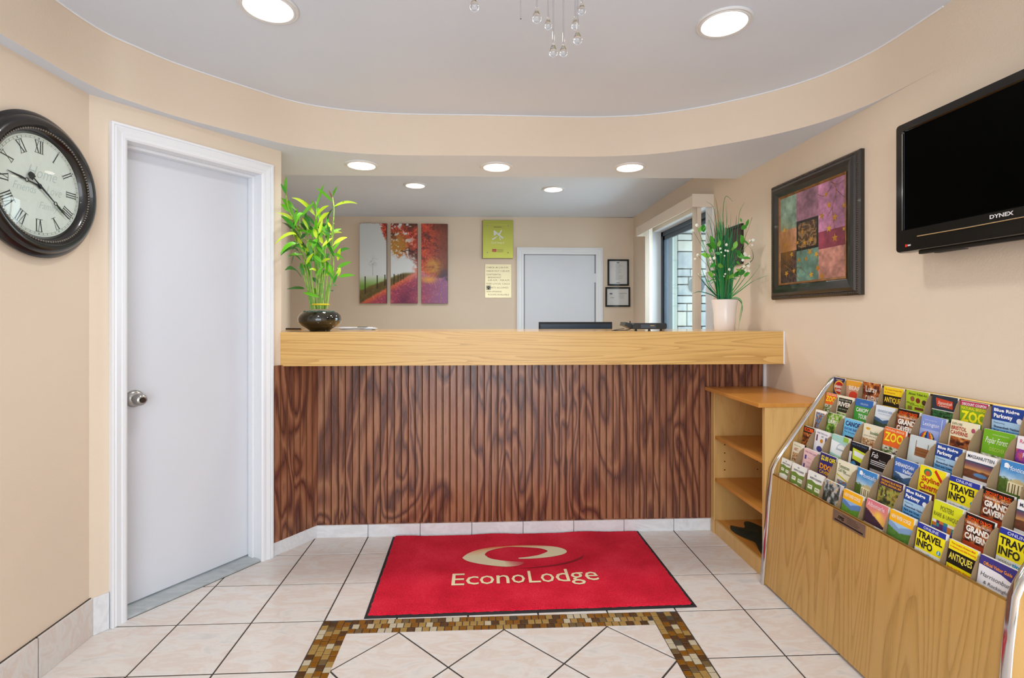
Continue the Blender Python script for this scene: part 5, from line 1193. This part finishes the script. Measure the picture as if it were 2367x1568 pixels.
# ------------------------------------------------------------------ things on and behind the counter
LEAF = attr_mat('leaf_green', 0.4)
def leaf(mb, p0, p1, width, bend, col, up=Vector((0, -1, 0)), n=7, fold=0.18):
    """tapering blade from p0 to p1 that arches towards 'bend' and is folded along its midrib"""
    p0, p1, bd = Vector(p0), Vector(p1), Vector(bend); v = []; prev = None
    for i in range(n + 1):
        t = i / n; c_ = p0.lerp(p1, t) + bd * (4 * t * (1 - t))
        tn = (p1 - p0) + bd * 4 * (1 - 2 * t)
        tn.normalize(); sd = tn.cross(up)
        if sd.length < 1e-4: sd = tn.orthogonal()
        sd.normalize(); nn = sd.cross(tn)
        w_ = width * (math.sin(PI * min(1, t * 0.92 + 0.08)) ** 0.75) * (1 - 0.25 * t) * 0.5 if 0 < i < n else width * 0.05
        v += [(c_ - sd * w_ + nn * w_ * fold)[:], c_[:], (c_ + sd * w_ + nn * w_ * fold)[:]]
    f = []
    for i in range(n):
        f += [(i * 3, i * 3 + 1, i * 3 + 4, i * 3 + 3), (i * 3 + 1, i * 3 + 2, i * 3 + 5, i * 3 + 4)]
    o_ = len(mb.v); mb.add(v, f, 0, col)
rp = random.Random(21)
BX, BY = -0.950, 3.00
bp = root('potted_bamboo', 'lucky bamboo with bright green leaves in a glossy black bowl on the counter', 'potted plant', (BX, BY, ZT))
Mp = Matrix.Translation((BX, BY, ZT))
POT = wood('glazed_pot', [(0.0, '#0d0c0a'), (0.5, '#15130d'), (0.8, '#2a2413'), (1.0, '#3f3a18')], 'X', (14, 8), 4, 0.08, 0.3, coat=0.8, bump=0.0)
MB().lathe([(r_ * 0.9, z_ * 0.96) for r_, z_ in [(0.0, 0.0), (0.064, 0.0), (0.066, 0.006), (0.085, 0.018), (0.115, 0.034), (0.132, 0.055), (0.135, 0.075), (0.126, 0.098), (0.108, 0.114), (0.104, 0.112), (0.10, 0.104), (0.0, 0.100)]], Mp, 56).build('pot', POT, bp, True)
m = MB()
for k in range(150):
    a = rp.uniform(0, 2 * PI); q = 0.086 * math.sqrt(rp.random()); m.sphere((BX + q * math.cos(a), BY + q * math.sin(a), ZT + 0.106 + rp.uniform(0, .008)), rp.uniform(.007, .011), u=6, w=4, sz=(1, 1, .7))
m.build('pebbles', paint('green_pebbles', '#2f4a40', '#4f6a5e', 0.4, nscale=60), bp, True, kind='stuff')
SC_ = 1.0 / 1588
EYE = Vector((0, 0, 1.28))
def in_walls(p, gap=0.07):
    q = (p - D0).dot(DN) < gap if p.y < 2.80 else p.x < -1.085 - 0.345 * (p.y - 2.80) + gap
    return q or p.x > XR - 0.025
def clear(p):
    """leaves lean into the room where a wall is in the way"""
    for _ in range(60):
        if not in_walls(p): break
        p = EYE + (p - EYE) * 0.99
    return p
def bw_(cx, cy, dy=0.0): return clear(Vector((BX + (cx - 475) * SC_, BY, ZT + (1505 - cy) * SC_)) * 1.0 + (Vector((BX + (cx - 475) * SC_, BY, ZT + (1505 - cy) * SC_)) - EYE) * (dy / BY))
STALK = wood('bamboo_stalk', [(0.0, '#4f8a22'), (0.5, '#7fb03a'), (1.0, '#b9c46a')], 'Z', (20, 6), 6, 0.35, 0.4)
stalks = [[(395, 1310), (375, 1180), (330, 1000), (302, 880)], [(432, 1300), (400, 1000), (372, 700), (355, 520)], [(470, 1300), (492, 1000), (452, 600), (440, 300)], [(490, 1300), (480, 900), (466, 640), (430, 420)],
          [(540, 1300), (575, 1050), (600, 900), (585, 650), (605, 400), (592, 260)], [(520, 1300), (545, 1000), (590, 700), (602, 480)], [(440, 1300), (380, 900), (300, 640), (240, 480), (190, 370), (165, 230)], [(500, 1300), (440, 870), (370, 690), (302, 600), (290, 430)],
          [(412, 1300), (340, 960), (312, 870)], [(520, 1300), (560, 1080), (620, 960), (640, 920)], [(460, 1300), (435, 900), (410, 620), (362, 500)], [(482, 1300), (520, 950), (524, 700), (545, 470)], [(455, 1300), (470, 1050), (500, 900), (535, 800)], [(505, 1300), (500, 1000), (470, 800), (440, 660)],
          [(425, 1300), (350, 900), (275, 700), (215, 560)]]
for i, st in enumerate(stalks):
    dy0 = rp.uniform(-0.035, 0.035); dy1 = rp.uniform(-0.09, 0.09)
    P = [bw_(a, b, dy0 + (dy1 - dy0) * k / (len(st) - 1)) for k, (a, b) in enumerate(st)]
    Q = spline([p[:] for p in P], 6); m = MB(); m.tube([p[:] for p in Q], 0.0055, 7, taper=0.0026)
    for q in Q[2::3]: m.sphere(q[:], 0.0056, u=7, w=4, sz=(1, 1, .45))
    m.build('stalk', STALK, bp, True)
MB().lathe([(0.048, 0.150), (0.050, 0.153), (0.050, 0.157), (0.048, 0.160)], Matrix.Translation((BX + 0.005, BY, ZT)), 20).build('yellow_tie', plain('tie_yellow', '#d8c020', 0.4), bp, True)
G1, G2, G3, YG = '#62b51c', '#3f9224', '#27661f', '#bedc30'
leaves = [(165, 240, 170, 75, 40, G1), (165, 230, 120, 140, 34, G2), (245, 470, 122, 270, 48, G1), (290, 430, 130, 275, 46, G1), (300, 450, 422, 310, 40, G1), (240, 475, 85, 408, 40, YG), (250, 560, 120, 440, 55, G2), (290, 640, 130, 500, 48, G3), (255, 600, 70, 695, 36, YG), (262, 640, 118, 660, 58, G1),
          (255, 690, 116, 792, 60, G1), (290, 780, 118, 805, 44, G3), (355, 800, 185, 805, 46, G1), (305, 850, 178, 828, 22, G2), (350, 885, 418, 782, 42, YG), (310, 1010, 158, 940, 62, G3), (335, 1112, 176, 1116, 34, G3), (325, 1000, 298, 875, 46, G2), (430, 430, 305, 290, 46, YG), (420, 420, 222, 268, 44, YG),
          (440, 380, 398, 285, 28, G1), (440, 370, 516, 140, 26, G1), (440, 440, 560, 340, 46, YG), (465, 492, 562, 402, 46, YG), (540, 480, 592, 368, 30, G3), (590, 300, 440, 175, 34, G1), (590, 275, 556, 195, 18, '#a87a62'), (592, 255, 636, 155, 30, G1), (608, 345, 820, 318, 34, YG), (610, 362, 700, 298, 22, G1), (590, 595, 680, 590, 24, YG),
          (602, 700, 726, 632, 46, YG), (640, 850, 668, 735, 46, YG), (640, 915, 764, 860, 44, G1), (640, 995, 662, 915, 52, YG), (650, 1000, 796, 986, 40, G1), (598, 1065, 640, 970, 40, G2), (590, 1092, 632, 1086, 14, G2), (570, 1142, 602, 1130, 18, G3), (545, 1000, 525, 880, 48, G2), (530, 995, 602, 948, 36, YG), (490, 760, 574, 658, 60, G1),
          (410, 735, 452, 650, 60, G1), (358, 745, 408, 705, 42, YG), (445, 645, 420, 555, 48, YG), (530, 645, 582, 598, 42, YG), (470, 1180, 390, 1100, 50, G1), (470, 1190, 318, 1150, 42, G1), (455, 1060, 400, 1012, 44, G3), (442, 945, 380, 938, 32, YG), (545, 605, 545, 440, 44, G2), (345, 600, 300, 650, 40, G3), (335, 700, 265, 722, 55, G3), (340, 770, 275, 690, 40, G2),
          (500, 720, 590, 640, 40, YG), (372, 560, 310, 450, 34, YG), (360, 620, 300, 480, 36, G2), (480, 640, 540, 520, 40, G1), (410, 600, 470, 500, 34, YG), (520, 860, 560, 780, 40, G2), (400, 860, 352, 760, 46, G2), (300, 560, 210, 520, 44, G2), (560, 760, 610, 700, 30, YG), (470, 880, 430, 760, 44, G1), (450, 1000, 510, 900, 34, G1), (380, 1000, 340, 880, 40, G2), (545, 1120, 590, 1020, 30, G1), (260, 500, 200, 380, 40, G1), (190, 400, 118, 330, 44, G1)]
for k in range(72):
    a, b = rp.choice([(300, 620), (360, 560), (400, 640), (440, 560), (470, 700), (520, 640), (560, 560), (590, 760), (340, 760), (420, 800), (500, 850), (280, 700), (380, 880), (540, 900), (450, 480), (250, 520)])
    a += rp.uniform(-30, 30); b += rp.uniform(-40, 60); an = rp.uniform(0.25, PI - 0.25) if rp.random() < 0.75 else rp.uniform(PI, 2 * PI); ln_ = rp.uniform(85, 150)
    leaves.append((a, b, a + ln_ * math.cos(an), b - ln_ * math.sin(an), rp.uniform(30, 46), rp.choice((G1, G1, G2, YG, G3))))
for (a, b, c_, d_, w_, col) in leaves:
    dy = rp.uniform(-0.10, 0.06); dy2 = dy + rp.uniform(-0.06, 0.05); m = MB()
    p0, p1 = bw_(a, b, dy), bw_(c_, d_, dy2); ln = (p1 - p0).length
    cc = np.clip(np.array(hx(col)) * rp.uniform(0.9, 1.12), 0, 1)
    leaf(m, p0, p1, w_ * SC_ * 0.85, (0, rp.uniform(-.2, .2) * ln * 0.3, ln * rp.uniform(0.04, 0.16)), tuple(cc), up=Vector((rp.uniform(-.4, .4), -1, rp.uniform(-.3, .3))))
    m.build('leaf', LEAF, bp, True)

# white vase with artificial grass, leaves and small white blossoms
VX, VY = 1.520, 3.10
gv = root('grass_arrangement', 'white vase of tall artificial grass with small white blossoms by the window', 'flower arrangement', (VX, VY, ZT))
MB().lathe([(0.0, 0.0), (0.060, 0.0), (0.062, 0.004), (0.0625, 0.03), (0.064, 0.036), (0.066, 0.10), (0.071, 0.15), (0.080, 0.190), (0.0785, 0.191), (0.068, 0.15), (0.062, 0.10), (0.0, 0.09)], Matrix.Translation((VX, VY, ZT)), 48).build('vase', plain('white_ceramic', '#e4ddd9', 0.25, coat=0.3), gv, True)
S2 = 1.0 / 1660
def vw(cx, cy, dy=0.0):
    p = Vector((VX + (cx - 395) * S2, VY, ZT + (1490 - cy) * S2))
    return clear(p + (p - EYE) * (dy / VY))
m = MB()
def blade(pts, w_, col, dy):
    P = spline([vw(a, b, dy * (0.3 + 0.7 * k / (len(pts) - 1)))[:] for k, (a, b) in enumerate(pts)], 6); n_ = len(P); v = []
    for i, p in enumerate(P):
        t = (P[min(i + 1, n_ - 1)] - P[max(i - 1, 0)]).normalized(); sd = t.cross(Vector((0.25, -1, 0.1))).normalized(); ww = w_ * (1 - (i / (n_ - 1)) ** 2 * 0.9) * 0.5
        v += [(p - sd * ww)[:], (p + sd * ww + Vector((0, ww * 0.5, 0)))[:]]
    m.add(v, [(2 * i, 2 * i + 1, 2 * i + 3, 2 * i + 2) for i in range(n_ - 1)], 0, col)
GR = ['#24805a', '#369a55', '#2d8a5c', '#45a050', '#206a4e', '#5aa85c']
spec = [[(370, 1180), (330, 700), (310, 400), (275, 210), (200, 150)], [(380, 1180), (340, 600), (322, 250), (290, 90)], [(385, 1180), (372, 600), (352, 200)], [(395, 1180), (385, 500), (380, 250), (410, 95), (485, 150)], [(400, 1180), (415, 600), (424, 250)], [(405, 1180), (440, 700), (465, 265)], [(410, 1180), (470, 700), (515, 400), (525, 285)],
        [(415, 1180), (500, 800), (540, 400), (560, 250), (612, 150)], [(365, 1180), (320, 700), (290, 420), (200, 250)], [(360, 1180), (300, 700), (270, 520), (232, 345), (220, 400)], [(410, 1180), (420, 500), (410, 140)], [(392, 1180), (360, 500), (345, 320), (330, 240)], [(420, 1180), (520, 900), (690, 760), (690, 660), (640, 600)],
        [(420, 1180), (560, 1080), (700, 980), (860, 915)], [(420, 1170), (560, 1060), (690, 930), (765, 820), (740, 795)], [(370, 1180), (250, 1060), (170, 900), (150, 820)], [(365, 1180), (230, 1060), (130, 920)], [(370, 1180), (240, 1010), (200, 870)], [(425, 1175), (520, 1150), (580, 1200), (560, 1350), (545, 1485)], [(430, 1178), (540, 1170), (585, 1250), (560, 1400)],
        [(360, 1180), (250, 1120), (130, 1090), (60, 1110)], [(420, 1180), (600, 960), (680, 820)], [(415, 1180), (560, 950), (620, 800)], [(375, 1180), (250, 900), (190, 700), (140, 520)], [(365, 1180), (180, 1000), (100, 900)]]
for st in spec: blade(st, rp.uniform(.0055, .0085), hx(rp.choice(GR)), rp.uniform(-.07, .05))
for k in range(150):
    a0 = 395 + rp.uniform(-75, 75); a1 = 395 + (a0 - 395) * rp.uniform(1.0, 2.2) + rp.uniform(-60, 60); top = rp.uniform(330, 900) + abs(a1 - 395) * 0.8
    blade([(a0, 1185), (a0 * .6 + a1 * .4, 850 * .5 + top * .5 + 60), (a1, top), (a1 + (a1 - 395) * .15, top - 40)], rp.uniform(.005, .0105), hx(rp.choice(GR)), rp.uniform(-.08, .06))
m.build('grass_blades', LEAF, gv, False, kind='stuff')
for (a, b, c_, d_) in ((175, 470, 165, 405), (120, 460, 178, 420), (590, 590, 570, 520), (600, 570, 640, 590), (625, 410, 645, 350), (575, 440, 620, 410), (575, 360, 568, 330), (250, 740, 165, 710), (240, 690, 255, 640), (590, 740, 655, 745), (530, 690, 585, 740), (270, 590, 245, 530), (300, 640, 250, 600), (330, 620, 345, 570), (500, 640, 520, 580), (560, 720, 530, 670), (270, 940, 225, 900), (300, 900, 260, 880),
                       (440, 950, 500, 915), (500, 930, 545, 900), (540, 910, 600, 885), (560, 880, 530, 860), (300, 800, 255, 830), (320, 820, 365, 830), (600, 930, 650, 900), (350, 700, 300, 690), (470, 660, 500, 625), (520, 780, 550, 800), (440, 920, 420, 960), (260, 640, 215, 610)):
    dy = rp.uniform(-.11, -.02); m = MB(); p0, p1 = vw(a, b, dy), vw(c_, d_, dy + rp.uniform(-.03, .03)); ln = (p1 - p0).length
    p1 = p0 + (p1 - p0) * 1.3; leaf(m, p0, p1, ln * 0.75, (0, 0, ln * 0.1), tuple(np.array(hx(rp.choice(('#3f9a2a', '#4faa34', '#2f8a2f', '#6fb03a')))) * rp.uniform(.9, 1.1)), up=Vector((rp.uniform(-.4, .4), -1, rp.uniform(-.3, .5))))
    m.build('leaf', LEAF, gv, True)
BLS = plain('blossom_white', '#e9ebdd', 0.6); blo = None
for (a, b) in ((100, 400), (60, 455), (415, 600), (430, 665), (405, 660), (395, 715), (360, 680), (245, 780), (240, 745), (110, 710), (80, 750), (610, 690), (625, 710), (660, 790), (650, 820), (655, 870), (590, 760), (445, 858), (390, 930), (402, 905), (200, 880), (120, 910), (700, 550), (665, 555), (690, 600), (350, 640), (600, 825), (285, 740), (660, 715), (620, 865)):
    p = vw(a, b, rp.uniform(-.13, -.06))
    if blo is None:
        m = MB(); m.sphere((0, 0, 0), .0055, u=8, w=6)
        for k in range(5):
            an = 2 * PI * k / 5; m.sphere((.006 * math.cos(an), -.001, .006 * math.sin(an)), .005, u=7, w=5, sz=(1, .6, 1))
        blo = m.build('blossom', BLS, gv, True, origin=(0, 0, 0)); blo.location = p - Vector(gv.location)
    else:
        o = blo.copy(); COL.objects.link(o); o.location = p - Vector(gv.location); o.rotation_euler = (rp.uniform(-.5, .5), rp.uniform(0, 3), 0); o.scale = [rp.uniform(.5, 0.95)] * 3
m = MB()
for (a, b, c_, d_) in ((250, 900, 100, 400), (250, 850, 120, 460), (520, 760, 690, 310), (540, 700, 700, 545), (560, 800, 640, 350), (300, 950, 110, 710), (290, 980, 120, 905), (400, 1150, 430, 665), (420, 1150, 445, 860), (560, 900, 660, 790), (280, 850, 245, 780), (395, 1150, 395, 715), (350, 1000, 60, 455)):
    m.tube([vw(a, b, -.05)[:], (vw((a + c_) / 2 + 12, (b + d_) / 2 - 10, -.075))[:], vw(c_, d_, -.09)[:]], .0011, 5, col=hx('#5a7a42'))
m.build('flower_stems', LEAF, gv, kind='stuff')

# black electronic box, monitor, papers, pen
eb = root('electronic_box', 'flat black electronic box with a cable on the oak counter top', 'device', (0.98, 2.99, ZT))
DEV = plain('device_black', '#171b20', 0.25); DEV2 = plain('device_slate', '#2b3a4a', 0.2, coat=0.4)
MB().extrude([(0.885, ZT + 0.014), (0.897, ZT + 0.010), (1.075, ZT + 0.010), (1.085, ZT + 0.018), (1.085, ZT + 0.040), (1.078, ZT + 0.046), (0.892, ZT + 0.046), (0.882, ZT + 0.034)], 2.92, 3.08, 'Y').build('case', DEV, eb)
MB().box(0.93, 2.9185, ZT + 0.017, 1.02, 2.921, ZT + 0.038).build('front_window', DEV2, eb)
MB().box(0.985, 2.9178, ZT + 0.030, 1.01, 2.9195, ZT + 0.033).build('gold_mark', BRASS, eb)
MB().extrude([(0.840, ZT + 0.030), (0.846, ZT + 0.052), (0.884, ZT + 0.042), (0.886, ZT + 0.014)], 2.94, 3.05, 'Y').build('end_cap', DEV, eb)
MB().tube([(0.878, 2.96, ZT + 0.045), (0.878, 2.96, ZT + 0.058)], 0.004, 8).build('antenna_stub', DEV, eb)
for x in (0.905, 0.985, 1.055):
    MB().lathe([(0.008, 0.0), (0.006, 0.012)], Matrix.Translation((x, 2.935, ZT)), 12).build('foot', BLACKM, eb)
MB().tube([p[:] for p in spline([(0.90, 3.0, ZT + 0.015), (0.86, 2.95, ZT + 0.006), (0.80, 2.93, ZT + 0.003), (0.775, 2.98, ZT + 0.003), (0.81, 3.04, ZT + 0.004), (0.87, 3.06, ZT + 0.01)], 6)], 0.0022, 6).build('cable', BLACKM, eb, True)
mo = root('computer_monitor', 'black computer monitor rising behind the counter before the office door', 'monitor', (0.70, 3.78, 0.77))
MB().box(0.422, 3.745, 0.925, 0.975, 3.765, 1.242, 0, 0.004).build('bezel', BLACKM, mo)
MB().box(0.432, 3.740, 0.94, 0.965, 3.7455, 1.226, 0, 0.002).build('back_shell', plain('monitor_back', '#233446', 0.3), mo)
MB().box(0.66, 3.765, 0.80, 0.74, 3.79, 1.08).box(0.58, 3.70, 0.772, 0.82, 3.86, 0.785, 0, 0.003).build('stand', BLACKM, mo)
pp = root('paper_stack', 'loose white papers lying at the back of the counter beside the bamboo', 'papers', (-0.80, 3.33, ZT))
for k in range(5):
    a = rp.uniform(-.12, .12); M_ = Matrix.Translation((-0.815 + rp.uniform(-.03, .03), 3.31, ZT + 0.001 + k * 0.0032)) @ Matrix.Rotation(a, 4, 'Z'); t = MB().box(-.10, -.075, 0, .10, .075, 0.002)
    t.v = [(M_ @ Vector(p))[:] for p in t.v]; t.build('sheet', plain('paper_white', '#dfe4ec', 0.6), pp)
MB().box(-0.80, 3.27, ZT + 0.0165, -0.74, 3.31, ZT + 0.0195, 0, 0.001).build('clip', BLACKM, pp)
pn = root('pen', 'dark pen lying on the counter beside the office wall', 'pen', (-1.20, 3.33, ZT))
MB().tube([(-1.275, 3.345, ZT + 0.0055), (-1.165, 3.31, ZT + 0.0055)], 0.0052, 10).build('barrel', plain('pen_brown', '#2a1f18', 0.4), pn, True)
MB().tube([(-1.165, 3.31, ZT + 0.0055), (-1.148, 3.3045, ZT + 0.0055)], 0.0042, 10, taper=0.001).build('tip', BRASS, pn, True)
